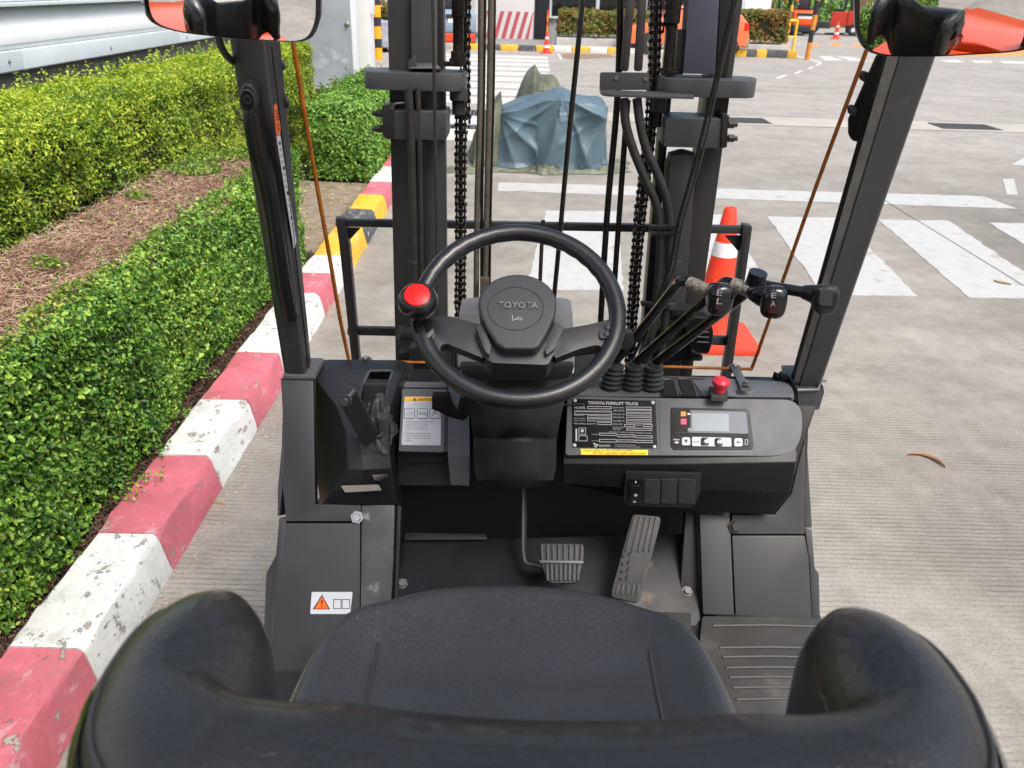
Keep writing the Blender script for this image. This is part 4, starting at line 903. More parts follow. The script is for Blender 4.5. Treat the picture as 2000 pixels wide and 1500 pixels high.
for sx in (-1, 1):
    for px_, py_, r_, w_ in ((.50, 1.93, .33, .19), (.47, -.6, .26, .16)):
        t_ = lathe('wheel', [(r_*.6, -w_/2), (r_*.9, -w_/2), (r_, -w_*.35), (r_, w_*.35), (r_*.9, w_/2), (r_*.6, w_/2)], (XC+sx*px_, py_, r_), (1, 0, 0), M['rubber'], F, n=32)
        lathe('rim', [(.05, -w_*.3), (r_*.6, -w_*.45), (r_*.62, w_*.45), (.05, w_*.3)], (XC+sx*px_, py_, r_), (1, 0, 0), M['pale'], t_, n=20)
    beam('rear_pillar', (XC+sx*.45, -.30, 1.05), (XC+sx*.44, -.16, 2.15), .06, .09, M['paint_dark'], F, bev=.01)
    beam('roof_rail', (XC+sx*.44, -.24, 2.16), (XC+sx*.42, 1.52, 2.12), .06, .08, M['paint_dark'], F, bev=.01)
for k in range(5): beam('roof_bar', (XC-.42, -.05+k*.33, 2.15), (XC+.42, -.05+k*.33, 2.15), .022, .045, M['paint_dark'], F, bev=.005)
beam('roof_bar', (XC-.45, 1.52, 2.12), (XC+.45, 1.52, 2.12), .06, .07, M['paint_dark'], F, bev=.01)

# ---- floor
bx('seat_base', (.015, .63, .87), (.46, .56, .36), M['plastic_black'], F, bev=.02)
FZ = .68
bx('floor_plate', (XC+.22, 1.08, FZ-.03), (.74, .72, .05), M['paint_dark'], F, bev=.004)
fm = slab('floor_mat', rounded([(1372, 1203), (1606, 1207), (1622, 1240), (1680, 1420), (1350, 1420)], 6), ZP(FZ+.012), .012, M['mat_rubber'], F, bev=.004)
for y in (1222, 1265, 1283, 1304, 1323, 1343, 1366):
    a = atz(1392+(y-1222)*.32, y, FZ+.0135); b_ = atz(1624+(y-1222)*.1, y+3, FZ+.0135)
    tube('rib', [a, (a+b_)/2+Vector((0, .004, 0)), b_], .0028, M['mat_rubber'], fm, n=6)
slab('floor_mat', rounded([(772, 1240), (800, 1190), (1350, 1190), (1350, 1420), (700, 1420)], 6), ZP(FZ+.010), .010, M['mat_rubber'], F, bev=.003)
TP = Plane((0, 1.43, .68), (0, -.13, .19))
slab('toe_plate', rounded([(786, 1056), (1345, 1042), (1352, 1060), (1372, 1240), (770, 1240)], 8), TP, .012, M['toe'], F, bev=.005)
slab('toe_lip', rounded([(792, 1044), (948, 1046), (952, 1057), (790, 1058)], 4), TP, .006, M['plastic_black'], F, off=.012, bev=.002)
mk('firewall', [(XC-.5, 1.70, .6), (XC+.5, 1.70, .6), (XC+.5, 1.70, 1.09), (XC-.5, 1.70, 1.09), (XC-.5, 1.73, .6), (XC+.5, 1.73, .6), (XC+.5, 1.73, 1.09), (XC-.5, 1.73, 1.09)],
   [[0, 1, 2, 3], [5, 4, 7, 6], [0, 4, 5, 1], [1, 5, 6, 2], [2, 6, 7, 3], [3, 7, 4, 0]], M['plastic_black'], F, bev=.004)
for px, py, r_ in ((786, 1140, .008), (1342, 1155, .008)): bolt(TP, px, py, r_, .008, F, M['paint'])
# pedals
BP = Plane((0, 1.46, .86), (0, -.62, .78))
bpd = slab('brake_pedal', rounded([(1052, 1061), (1141, 1062), (1140, 1095), (1127, 1139), (1071, 1139), (1056, 1098)], 10), BP, .014, M['pedal'], F, bev=.004)
for row, (ya, yb, xa, xb) in enumerate(((1064, 1096, 1058, 1136), (1102, 1135, 1068, 1130))):
    n = 8
    for i in range(n):
        x = xa+(xb-xa)*i/(n-1); k = (.5-i/(n-1))*3
        a = BP.at(x, ya, .002); b_ = BP.at(x+k, yb, .002); beam('rib', a, b_, .0048, .006, M['pedal'], bpd, bev=.001, up=BP.n)
beam('bar', BP.at(1054, 1098, .003), BP.at(1139, 1099, .003), .006, .005, M['paint'], bpd, bev=.001, up=BP.n)
tube('arm', [aty(1024, 940, 1.60), aty(1024, 1000, 1.56), aty(1025, 1085, 1.50), aty(1040, 1101, 1.49), aty(1075, 1105, 1.50)], [.008, .008, .008, .010, .012], M['paint_dark'], bpd, n=8, flat=.6)
AP = Plane((0, 1.47, .86), (0, -.72, .69))
apd = slab('accelerator_pedal', rounded([(1236, 1004), (1291, 1009), (1289, 1025), (1249, 1178), (1193, 1166), (1196, 1148)], 9), AP, .02, M['pedal'], F, bev=.004)
for x0, x1 in ((1240, 1222), (1251, 1234), (1262, 1246), (1272, 1257), (1282, 1268)):
    beam('rib', AP.at(x0, 1010, .001), AP.at(x1, 1078, .001), .0042, .005, M['pedal'], apd, bev=.001, up=AP.n)
for i in range(5):
    x = 1208+i*10; beam('rib', AP.at(x, 1142, .0005), AP.at(x-4, 1162, .0005), .004, .004, M['pedal'], apd, bev=.001, up=AP.n)
for y in (1082, 1097, 1112, 1127):
    for x, s in ((1214-(y-1082)*.12, 1), (1226-(y-1082)*.12, -1)):
        decal('cutout', [(x, y), (x+7, y+5*s), (x+1, y+9)], AP, M['dark'], apd, off=.0006)

# ---- front cowls
CP = Plane((0, 1.69, 1.11), (0, -.43, .26))
def cowl(name, pts, off=0, th=.02, m=None, bev=.003): return slab(name, pts, CP, th, m or M['plastic'], F, bev=bev, off=off)
lc = cowl('left_cowl_panel', [(559, 1022), (703, 1022), (703, 1180), (700, 1400), (525, 1400), (540, 1180)], 0, .03)
cowl('left_cowl_panel', [(548, 738), (612, 738), (616, 985), (705, 985), (705, 1018), (559, 1018), (551, 940), (556, 880)], .002, .03)
cowl('left_cowl_edge', [(553, 733), (560, 733), (556, 885), (550, 960), (544, 1008), (541, 1008), (541, 960), (549, 870)], -.004, .08)
cowl('left_cowl_edge', [(543, 1011), (559, 1013), (541, 1190), (530, 1400), (506, 1400), (518, 1120), (537, 1085)], -.006, .09)
ll = slab('kick_panel', [(706, 986), (771, 986), (768, 1100), (762, 1200), (755, 1290), (700, 1290), (704, 1180)], CP, .02, M['scuffed'], F, bev=.004, off=.001)
slab('kick_panel_edge', [(774, 986), (782, 990), (778, 1100), (772, 1290), (765, 1290), (768, 1180)], CP, .03, M['plastic_black'], F, bev=.003, off=-.012)
bolt(CP, 698, 1010, .0095, .009, F, M['steel'], off=.003)
wl = slab('warning_label', rounded([(609, 1156), (689, 1156), (684, 1199), (606, 1199)], 3), CP, .0006, M['pale'], F, bev=0, off=.0012, smooth=0)
decal('triangle', [(629, 1161), (645, 1190), (611, 1190)], CP, M['ink'], wl, off=.0014); decal('triangle', [(629, 1165), (642, 1188.5), (615, 1188.5)], CP, M['orange_label'], wl, off=.0019)
text('!', (627.5, 1185), (630.5, 1185), CP, M['ink'], wl, off=.0023, h=.015)
for q in (rect(651, 1170, 667, 1189), rect(668, 1170, 684, 1189)):
    decal('book_page', q, CP, M['ink'], wl, off=.0014); decal('book_page', [(q[0][0]+1.4, q[0][1]+1.4), (q[1][0]-1.4, q[1][1]+1.4), (q[2][0]-1.4, q[2][1]-1.4), (q[3][0]+1.4, q[3][1]-1.4)], CP, M['pale'], wl, off=.0019)
rc = cowl('right_cowl_panel', [(1430, 1046), (1572, 1046), (1580, 1090), (1586, 1210), (1437, 1201)], 0, .03)
cowl('right_cowl_panel', [(1429, 1005), (1512, 1005), (1545, 965), (1563, 888), (1572, 860), (1572, 1043), (1430, 1043)], .002, .03)
slab('kick_panel', [(1366, 1003), (1426, 1006), (1434, 1201), (1373, 1200)], CP, .02, M['plastic'], F, bev=.004, off=.001)
cowl('right_cowl_edge', [(1572, 880), (1577, 850), (1580, 900), (1588, 1031), (1574, 1031)], -.004, .08)
cowl('right_cowl_edge', [(1574, 1034), (1588, 1034), (1594, 1110), (1602, 1122), (1604, 1200), (1614, 1232), (1588, 1215), (1583, 1100)], -.006, .08)
cowl('right_cowl_side', [(1560, 778), (1607, 760), (1580, 840), (1578, 900), (1572, 1000), (1552, 1000), (1552, 880)], -.003, .1, M['plastic_black'])
bolt(CP, 1436, 1028, .011, .008, F, M['plastic_black'], off=.003); bolt(CP, 1417, 1003, .006, .005, F, M['paint'], off=.002)
slab('hinge_plate', [(1345, 1000), (1367, 1003), (1375, 1215), (1330, 1215)], CP, .03, M['plastic_black'], F, bev=.003, off=-.03)

# ---- right console
body = loft('right_console', [
    [(1112, 737, 1.735), (1330, 741, 1.735), (1535, 745, 1.735)],
    [(1108, 774, 1.622), (1330, 778, 1.622), (1548, 782, 1.622)],
    [(1100, 893, 1.533), (1330, 894, 1.533), (1558, 890, 1.533)],
    [(1100, 905, 1.522), (1330, 906, 1.522), (1556, 902, 1.522)],
    [(1100, 945, 1.515), (1330, 958, 1.51), (1545, 962, 1.515)],
    [(1140, 952, 1.53), (1340, 1000, 1.52), (1508, 1005, 1.525)]], 1.76, M['plastic_black'], F, bev=.010, seg=4, angle=14)
RP = Plane((0, 1.615, 1.11), (0, -.72, .70))
face = slab('instrument_panel', rounded([(1108, 777), (1545, 782), (1564, 800), (1566, 846), (1552, 882), (1520, 892), (1104, 890)], [4, 16, 14, 20, 18, 18, 6]), RP, .022, M['plastic_grey'], F, bev=.005, off=.006, seg=3)
deck = slab('console_deck', rounded([(1122, 738), (1290, 734), (1375, 736), (1530, 745), (1547, 756), (1552, 774), (1108, 770)], 6), ZP(1.118), .015, M['plastic_grey'], F, bev=.003)
slab('inset_deck', rounded([(1292, 736), (1378, 739), (1392, 771), (1290, 769)], 3), ZP(1.122), .005, M['plastic'], F, bev=.002)
slab('inset_deck', rounded([(1352, 741), (1425, 742), (1440, 772), (1372, 770)], 3), ZP(1.1235), .005, M['plastic_grey'], F, bev=.002)
for q in ([(1294, 741), (1312, 741), (1320, 746), (1325, 772), (1296, 771)], [(1325, 740), (1344, 741), (1352, 747), (1361, 773), (1333, 772)]):
    slab('lever_slot', rounded(q, [2, 5, 6, 1, 1]), ZP(1.1262), .003, M['dark'], F, bev=0, off=0)
    tube('slot_rim', [atz(x, y, 1.127) for x, y in q[:4]], .0018, M['plastic'], F, n=6)
for i, px in enumerate((1316, 1322)): tube('divider', [atz(px-1, 742, 1.127), atz(px+8, 771, 1.127)], .002, M['plastic'], F, n=6, sub=0)
# emergency stop
es = thing  # noqa
eb = slab('emergency_stop', rounded([(1384, 754), (1420, 755), (1423, 773), (1388, 772)], 3), ZP(1.137), .014, M['plastic'], F, bev=.003)
p = atz(1405, 764, 1.137)
lathe('stem', [(.012, 0), (.012, .012), (.0105, .014), (.0105, .020)], p, (0, -.12, 1), M['estop'], eb, n=20)
lathe('mushroom_button', [(.008, .013), (.0165, .016), (.0188, .020), (.0183, .026), (.0145, .0292), (.0135, .0287), (.0115, .0305), (.0, .031)], p, (0, -.12, 1), M['estop'], eb, n=28)
# screen bracket on the deck
br = beam('rod_bracket', aty(1455, 757, 1.66), aty(1434, 716, 1.80), .020, .004, M['paint'], F, bev=.001)
slab('bracket_foot', rounded([(1444, 752), (1464, 752), (1468, 760), (1446, 760)], 2), ZP(1.135), .004, M['paint'], F, bev=.001)
lathe('bolt', [(.009, 0), (.009, .003), (.006, .003), (.006, .008)], atz(1457, 751, 1.139), (0, 0, 1), M['paint'], F, n=6)
for px, py in ((1435, 718), (714, 703)):
    q = aty(px, py, 1.80); pb = lathe('rod_clamp', [(.012, -.006), (.0155, -.005), (.0155, -.001), (.006, .001), (.006, .005), (.003, .006)], q, (0, -.3, 1), M['paint'], F, n=18); lathe('bolt', [(.005, .006), (.005, .009), (.001, .010)], q, (0, -.3, 1), M['steel'], pb, n=8)
bx('rod_bracket', tuple(aty(712, 716, 1.80)), (.02, .05, .02), M['paint'], F, bev=.002)
slab('side_knob', rounded([(1525, 733), (1537, 731), (1541, 742), (1526, 744)], 4), YP(1.73), .02, M['plastic_black'], F, bev=.004)

# data plate
dpq = rounded([(1117, 779), (1280, 783), (1284, 876), (1118, 874)], 3)
DP = Plane(RP.p+RP.n*.006, RP.n)
dpl = slab('data_plate', dpq, DP, .002, M['plate'], F, bev=.0004, off=.0018)
text('TOYOTA FORKLIFT TRUCK', (1148, 790), (1247, 792), DP, M['silver_ink'], dpl, off=.0022, h=.0062, bold=True)
def frame(q, m=None, par=None, w_=1.0, off=.0022, pl=DP):
    (x0, y0), (x1, y1) = q
    for a, b_, c, d in ((x0, y0, x1, y0+w_), (x0, y1-w_, x1, y1), (x0, y0, x0+w_, y1), (x1-w_, y0, x1, y1)):
        decal('box_line', [(a, b_), (c, b_+(c-a)*.012), (c, d+(c-a)*.012), (a, d)], pl, m or M['silver_ink'], par or dpl, off=off)
for q in (((1147, 794), (1194, 799)), ((1122, 804), (1195, 810)), ((1147, 812), (1195, 817)), ((1147, 818), (1195, 823)), ((1167, 825), (1195, 830)),
          ((1223, 795), (1272, 800)), ((1223, 801), (1272, 806)), ((1223, 808), (1272, 813)), ((1223, 815), (1272, 820)), ((1223, 822), (1272, 827)), ((1219, 829), (1240, 834)), ((1256, 829), (1274, 834)), ((1223, 836), (1273, 841)),
          ((1170, 846), (1204, 851)), ((1206, 849), (1239, 854)), ((1241, 851), (1274, 856)), ((1170, 858), (1204, 864)), ((1206, 859), (1239, 864)), ((1241, 860), (1274, 865)), ((1130, 836), (1144, 849)), ((1130, 851), (1147, 862))): frame(q, w_=.9)
for s, a, b_ in (('MODEL', (1122, 799), (1144, 799)), ('CODE NO. OF SPECIAL MODEL, MODEL OF ATTACHMENT', (1122, 803), (1193, 804)), ('FRAME NO.', (1121, 813), (1141, 813)), ('TRUCK WEIGHT', (1121, 819), (1144, 819)), ('WITHOUT BATTERY', (1121, 823), (1144, 823)), ('MAX LIFTING HEIGHT M', (1121, 829), (1163, 830)),
                 ('FRONT TREAD', (1197, 798), (1219, 798)), ('TIRE SIZE FR', (1197, 804), (1219, 804)), ('TIRE PRESS. FR', (1197, 811), (1220, 811)), ('TIRE SIZE RR', (1197, 817), (1219, 817)), ('TIRE PRESS. RR', (1197, 824), (1220, 824)), ('PROD. YEAR', (1197, 830), (1216, 830)), ('WEIGHT', (1241, 832), (1254, 832)), ('BATTERY WEIGHT', (1197, 836), (1219, 836)), ('MAX MIN', (1197, 840), (1212, 840)),
                 ('CAPACITY WITH VERTICAL UPRIGHT EQUIPPED AS SHOWN', (1189, 845), (1272, 848)), ('CAPACITY', (1155, 850), (1168, 850)), ('LOAD CENTER', (1155, 862), (1168, 862)),
                 ('TOYOTA INDUSTRIES CORPORATION', (1200, 870), (1241, 871)), ('2-1, TOYODA-CHO, KARIYA-SHI, AICHI, JAPAN', (1200, 873.5), (1250, 874.5))):
    text(s, a, b_, DP, M['silver_ink'], dpl, off=.0022)
text('TOYOTA', (1169, 873), (1192, 873), DP, M['silver_ink'], dpl, off=.0022, bold=True)
for x, y in ((1158, 866), (1163, 868), (1160, 871)): decal('emblem', [(x, y), (x+4, y), (x+6, y+3), (x+2, y+3)], DP, M['silver_ink'], dpl, off=.0022)
decal('mast_drawing', rect(1124, 838, 1127, 862), DP, M['silver_ink'], dpl, off=.0022); lathe('emblem', [(.0035, .0022), (.0035, .0026)], DP.at(1137, 842), DP.n, M['silver_ink'], dpl, n=14)
for px, py in ((1123, 783), (1275, 787), (1122, 870), (1278, 873)): lathe('rivet', [(.0038, .0018), (.0036, .003), (.0015, .0042), (.0005, .0036)], DP.at(px, py), DP.n, M['pale'], dpl, n=14)
yl = slab('yellow_label', rounded([(1134, 876.5), (1266, 879), (1265, 889), (1135, 888)], 1), DP, .0006, M['yellow'], F, bev=0, off=.0008, smooth=0)
text("Don't refer to the LOAD CHART", (1140, 882), (1240, 882.5), DP, M['ink'], yl, off=.0012); text('for the operation with attachment.', (1158, 887), (1262, 888), DP, M['ink'], yl, off=.0012)
tube('panel_seam', [RP.at(1287, 784, .0058), RP.at(1288, 888, .0058)], .0009, M['plastic_black'], F, n=5, sub=0)
tube('cable', [RP.at(1094, 780, .02), RP.at(1096, 792, .012), RP.at(1110, 793, .009), RP.at(1136, 792, .009), RP.at(1141, 795, .008)], .0022, M['plastic_black'], F, n=6)

# display
dr = rounded([(1310, 796), (1459, 799), (1464, 806), (1472, 872), (1470, 878), (1316, 879), (1310, 872)], 4)
frm = slab('display_bezel', dr, DP, .004, M['plastic_black'], F, bev=.001, off=.0022)
slab('display_face', rounded([(1313, 800), (1455, 803), (1464, 874), (1317, 875)], 4), DP, .002, M['plate'], frm, bev=0, off=.0028, smooth=0)
slab('screen_window', rounded([(1313.5, 801), (1456, 805), (1461, 848), (1315, 845)], 4), DP, .0005, M['lcdgrey'], frm, bev=0, off=.0034, smooth=0)
slab('dark_strip', rounded([(1314, 801.5), (1348, 802), (1348, 845), (1315, 844.5)], 3), DP, .0005, M['plate'], frm, bev=0, off=.0038, smooth=0)
slab('lcd', rounded([(1350, 808), (1422, 809), (1423, 844), (1351, 843)], 2), DP, .0005, M['lcd'], frm, bev=0, off=.0042, smooth=0)
for i in range(4): frame(((1351, 810+i*8), (1357, 815+i*8)), M['inkgrey'], frm, .6, .0044)
for k in range(3): frame(((1369+k*5, 815-k*1.5), (1372.5+k*5, 823-k*1.5)), M['inkgrey'], frm, .5, .0044)
slab('warning_lamp', rounded(rect(1329, 805, 1339, 814), 1), DP, .0005, mat('amber indicator', (.55, .22, .02), .4), frm, bev=0, off=.0042, smooth=0)
slab('warning_lamp', rounded(rect(1329, 819, 1340, 830), 1), DP, .0005, mat('pink indicator', (.75, .05, .12), .4), frm, bev=0, off=.0042, smooth=0)
decal('icon', rect(1342, 808, 1347, 811), DP, M['white'], frm, off=.0042); frame(((1343, 838), (1349, 843)), M['white'], frm, .8, .0043)
slab('button_strip', rounded([(1351, 854), (1427, 856), (1428, 873), (1351, 872)], 3), DP, .0008, M['pale'], frm, bev=0, off=.0038, smooth=0)
def key(x, y, m, gm, gl):
    k = slab('button', rounded([(x-8, y-8), (x+8, y-8), (x+8.5, y+8), (x-8.5, y+8)], 4), DP, .002, m, frm, bev=.0008, off=.0052)
    decal('icon', gl, DP, gm, frm, off=.0060)
key(1339, 863, M['pale'], M['ink'], [(1335.5, 860), (1342.5, 860), (1339, 867)]); key(1376, 863.5, M['gloss_black'], M['white'], [(1379, 860.5), (1379, 866.5), (1373, 863.5)])
key(1403, 864.5, M['gloss_black'], M['white'], [(1400, 861.5), (1406, 864.5), (1400, 867.5)]); key(1441, 865, M['pale'], M['ink'], [(1437, 865), (1441, 862), (1441, 864), (1445, 864), (1445, 866), (1441, 866), (1441, 868)])
text('MENU', (1315, 861), (1327, 861), DP, M['white'], frm, off=.0034); text('MODE', (1352.5, 865.5), (1365, 865.7), DP, M['ink'], frm, off=.0044)
decal('icon', [(1316, 865), (1321, 863), (1326, 865), (1321, 867)], DP, M['white'], frm, off=.0034)
lathe('icon', [(.0045, .0042), (.0045, .0044)], DP.at(1420, 864), DP.n, M['inkgrey'], frm, n=16); lathe('icon', [(.0037, .0045), (.0037, .0048)], DP.at(1420, 864), DP.n, M['pale'], frm, n=16)
frame(((1454, 859), (1460, 870)), M['pale'], frm, .8, .0034)

# switch panel below
SP = Plane((0, 1.508, 1.0), (0, -1, .02))
sw = slab('switch_panel', rounded([(1222, 919), (1368, 923), (1366, 960), (1356, 984), (1345, 988), (1228, 984), (1217, 978)], [3, 3, 8, 6, 6, 6, 6]), SP, .01, M['plastic_black'], F, bev=.003, off=.008)
for i, (x0, x1) in enumerate(((1225, 1256), (1258, 1288), (1291, 1321), (1324, 1357))):
    slab('blank_switch', rounded([(x0, 931), (x1, 932), (x1-1.5, 979), (x0-1, 978)], 3), SP, .003, M['plastic'] if i else M['gloss_black'], sw, bev=.0015, off=.0105)
ro = slab('rocker_switch', rounded([(1230, 941), (1250, 942), (1249, 967), (1229, 966)], 3), SP, .006, M['gloss_black'], sw, bev=.002, off=.016)
text('I', (1239.6, 938), (1241, 938), SP, M['white'], sw, off=.0112, h=.005); lathe('icon', [(.0026, .0108), (.0026, .0112)], SP.at(1238, 974.5), SP.n, M['white'], sw, n=12); lathe('icon', [(.0016, .0113), (.0016, .0115)], SP.at(1238, 974.5), SP.n, M['ink'], sw, n=12)
lathe('icon', [(.003, .0165), (.003, .0167)], SP.at(1240, 959), SP.n, M['white'], sw, n=10); lathe('icon', [(.0018, .0168), (.0018, .0169)], SP.at(1240, 959), SP.n, M['ink'], sw, n=10)

# ---- control levers
def boot(px, py, tx, ty, Y, Y2=None):
    a = aty(px, py, Y); b_ = aty(tx, ty, (Y2 or Y)+.0); L = (b_-a).length; pr = []; n = 6
    for i in range(n):
        f = 1-.16*i/n; z = L*i/n; s = L/n
        pr += [(.0225*f, z+s*.05), (.0252*f, z+s*.22), (.0250*f, z+s*.34), (.0175*f, z+s*.72), (.0172*f, z+s*.95)]
    pr += [(.0200, L*1.0), (.0205, L*1.06), (.0195, L*1.10), (.013, L*1.13), (.012, L*1.2), (.010, L*1.22)]
    return a, b_, pr
LV = [((1192, 771), (1200, 718), [(1202, 706, 1.655), (1262, 632, 1.57), (1318, 561, 1.45), (1330, 549, 1.42), (1345, 551, 1.40)], [(1345, 551, 1.40), (1365, 561, 1.385), (1385, 569, 1.37)], (1402, 580, 1.345)),
      ((1234, 773), (1239, 719), [(1243, 707, 1.655), (1310, 648, 1.56), (1378, 588, 1.46), (1404, 563, 1.43), (1416, 551, 1.415), (1428, 553, 1.405)], [(1428, 553, 1.405), (1448, 562, 1.395), (1468, 570, 1.38)], (1509, 586, 1.33)),
      ((1273, 774), (1277, 720), [(1281, 708, 1.655), (1350, 655, 1.56), (1410, 610, 1.48), (1462, 568, 1.42), (1480, 556, 1.40), (1500, 559, 1.39), (1530, 564, 1.375), (1572, 571, 1.355)], None, (1607, 581, 1.33))]
for i, (p0, p1, st, wr, kb) in enumerate(LV):
    a, b_, pr = boot(*p0, *p1, 1.655)
    lv = lathe('control_lever', pr, a, (b_-a), M['rubber'], F, n=26)
    tube('shaft', [aty(*q) for q in st], .0095, M['gloss_black'], lv, n=12)
    if wr: tube('tape_wrap', [aty(*q) for q in wr], [.0108, .012, .0112, .0122], M['tape'], lv, n=12)
    kc = aty(*kb)
    dirn = Vector((.16, -.95, -.05)) if i == 0 else Vector((-.1, -.98, .02)) if i == 1 else Vector((.25, -.95, 0))
    ax = dirn.normalized(); up = Vector((0, 0, 1)); u = up.cross(ax).normalized(); v = ax.cross(u)
    sc = (1.0, 1.0, .92)[i]
    def sec(r_, h_, k=22): return [kc+ax*h_*sc+u*(abs(math.cos(q))**.65*math.copysign(1, math.cos(q))*r_*.80*sc)+v*(abs(math.sin(q))**.65*math.copysign(1, math.sin(q))*r_*1.06*sc) for q in [2*math.pi*j/k for j in range(k)]]
    V = []; Fc = []
    prf = [(.006, -.030), (.013, -.028), (.018, -.018), (.0225, -.006), (.0255, .004), (.0262, .012), (.0245, .019), (.020, .0235), (.012, .025), (.004, .0255)]
    for r_, h_ in prf: V += sec(r_, h_)
    for a_ in range(len(prf)-1):
        for j in range(22): Fc.append([a_*22+j, a_*22+(j+1) % 22, (a_+1)*22+(j+1) % 22, (a_+1)*22+j])
    Fc += [list(range(21, -1, -1)), [(len(prf)-1)*22+j for j in range(22)]]
    kn = mk('knob', V, Fc, M['gloss_black'] if i < 2 else M['plastic_black'], lv, smooth=60)
    KPn = Plane(kc+ax*.0262*sc, ax)
    x, y = kb[0], kb[1]
    if i == 0:
        for s, q0, q1 in (('E', (x-3, y-3), (x+8, y-3)), ('L', (x-3, y+14), (x+8, y+14))): text(s, q0, q1, KPn, M['inkgrey'], lv, off=.0, h=.011)
    if i == 1:
        tube('finger_switch', [kc-ax*.03+Vector((-.02, .03, .005)), kc-ax*.03+Vector((-.017, .025, .03))], .016, M['gloss_black'], lv, n=14, sub=0)
        tube('neck', [aty(1468, 570, 1.38), aty(1485, 576, 1.36), aty(1503, 582, 1.345)], [.012, .018, .02], M['gloss_black'], lv, n=14)
        for s, q0, q1 in (('E', (x-3, y-4), (x+7, y-4)), ('A', (x-4, y+12), (x+5, y+12))): text(s, q0, q1, KPn, M['inkgrey'], lv, off=.0, h=.009)
    if i == 2:
        tube('neck', [aty(1568, 570, 1.36), aty(1585, 573, 1.35), aty(1600, 577, 1.34)], [.011, .015, .017], M['plastic_black'], lv, n=14)
        slab('cap', rounded([(x-6, y-17), (x+19, y-15), (x+18, y+17), (x-8, y+15)], 6), KPn, .008, M['plastic'], lv, bev=.003, off=.001)
text('TOYOTA', (1142, 762), (1160, 744), ZP(1.1205), M['inkgrey'], F, off=.0)
lathe('emblem', [(.014, .0), (.014, .001)], atz(1152, 753, 1.1185), (0, 0, 1), M['plastic'], F, n=24)

# ---- left console with parking brake
lcn = loft('left_console', [
    [(613, 713, 1.775), (613.5, 713, 1.77), (640, 712, 1.77), (770, 713, 1.77), (792, 716, 1.77)],
    [(603, 727, 1.76), (605, 727, 1.735), (650, 727, 1.735), (784, 727, 1.735), (803, 731, 1.745)],
    [(607, 790, 1.73), (657, 792, 1.640), (700, 800, 1.622), (762, 792, 1.630), (790, 790, 1.70)],
    [(612, 850, 1.70), (676, 845, 1.585), (705, 852, 1.57), (758, 850, 1.575), (784, 850, 1.66)],
    [(618, 925, 1.66), (679, 915, 1.535), (710, 918, 1.53), (764, 915, 1.545), (782, 915, 1.63)],
    [(622, 962, 1.64), (650, 955, 1.535), (700, 958, 1.53), (770, 955, 1.545), (782, 955, 1.60)],
    [(626, 984, 1.62), (630, 984, 1.545), (700, 985, 1.54), (774, 985, 1.55), (783, 983, 1.57)]], 1.80, M['plastic'], F, bev=.011, seg=4, angle=12, smooth=50)
SLP = Plane(aty(735, 727, 1.735), (aty(735, 727, 1.735)-aty(735, 850, 1.572)).cross(Vector((1, 0, 0))))
if SLP.n.y > 0: SLP.n = -SLP.n
slot = rounded([(721, 725), (767, 725), (757, 757), (749, 800), (746, 852), (697, 857), (699, 800), (705, 762)], 6)
cutter = slab('c', slot, SLP, .14, M['plastic_black'], None, bev=0, off=.10)
cut(lcn, cutter)
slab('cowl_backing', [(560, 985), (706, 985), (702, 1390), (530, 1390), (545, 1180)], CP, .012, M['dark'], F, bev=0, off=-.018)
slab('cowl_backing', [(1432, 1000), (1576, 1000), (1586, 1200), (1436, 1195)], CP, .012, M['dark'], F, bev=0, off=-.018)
tube('slot_rim', [SLP.at(x, y, .001) for x, y in slot]+[SLP.at(*slot[0], .001)], .0035, M['plastic'], F, n=8, sub=2)
prism('slot_liner', [SLP.at(x, y, -.036) for x, y in slot], -SLP.n*.004, M['dark'], F, bev=0)
pl_ = beam('parking_brake', aty(676, 770, 1.475), aty(724, 855, 1.56), .042, .022, M['plastic'], F, bev=.009, seg=4, up=(0, -.6, .8))
q = aty(674, 782, 1.462)
lathe('release_button', [(.0125, -.002), (.0125, .001), (.009, .0015), (.009, .006), (.007, .008)], aty(675, 783, 1.455), (-.2, -1, .12), M['plastic'], pl_, n=20)
# crumpled boot
V = []; Fc = []; kk = 40; base = SLP.at(735, 838, -.02); axv = (SLP.at(744, 785, .02)-base)
for j in range(12):
    t = j/11
    for i in range(kk):
        a = 2*math.pi*i/kk; r_ = (.032*(1-t)**.8+.007)*(1+.16*math.sin(5*a+t*9)*math.sin(t*7+1)+.06*math.sin(11*a-t*15)); u = Vector((1, 0, 0)); v = SLP.n.cross(u)
        V.append(base+axv*t+u*math.cos(a)*r_+v*math.sin(a)*r_*1.3+SLP.n*.012*math.sin(4*a+t*6)*(t*(1-t)*4))
for j in range(11):
    for i in range(kk): Fc.append([j*kk+i, j*kk+(i+1) % kk, (j+1)*kk+(i+1) % kk, (j+1)*kk+i])
Fc.append([11*kk+i for i in range(kk)])
mk('brake_boot', V, Fc, mat('soft grey vinyl', (.035, .035, .037), .4, var=.2, vs=30, bump=.8, bs=60, bd=.004), F, smooth=50)
bx('brake_pivot', tuple(aty(750, 835, 1.59)), (.02, .03, .06), M['plastic'], F, bev=.006)
LB = Plane((0, 1.535, .95), (0, -1, .05))
slab('blank_label', rounded([(667, 946), (740, 944), (746, 955), (675, 959)], 2), LB, .0006, mat('pale rubbed label', (.3, .27, .24), .6, var=.1, vs=60), F, bev=0, off=.006, smooth=0)
slab('wire_clip', [(727, 925), (758, 924), (758, 929), (748, 933), (744, 937), (733, 936), (730, 930)], LB, .003, M['steel'], F, bev=.0006, off=.006)

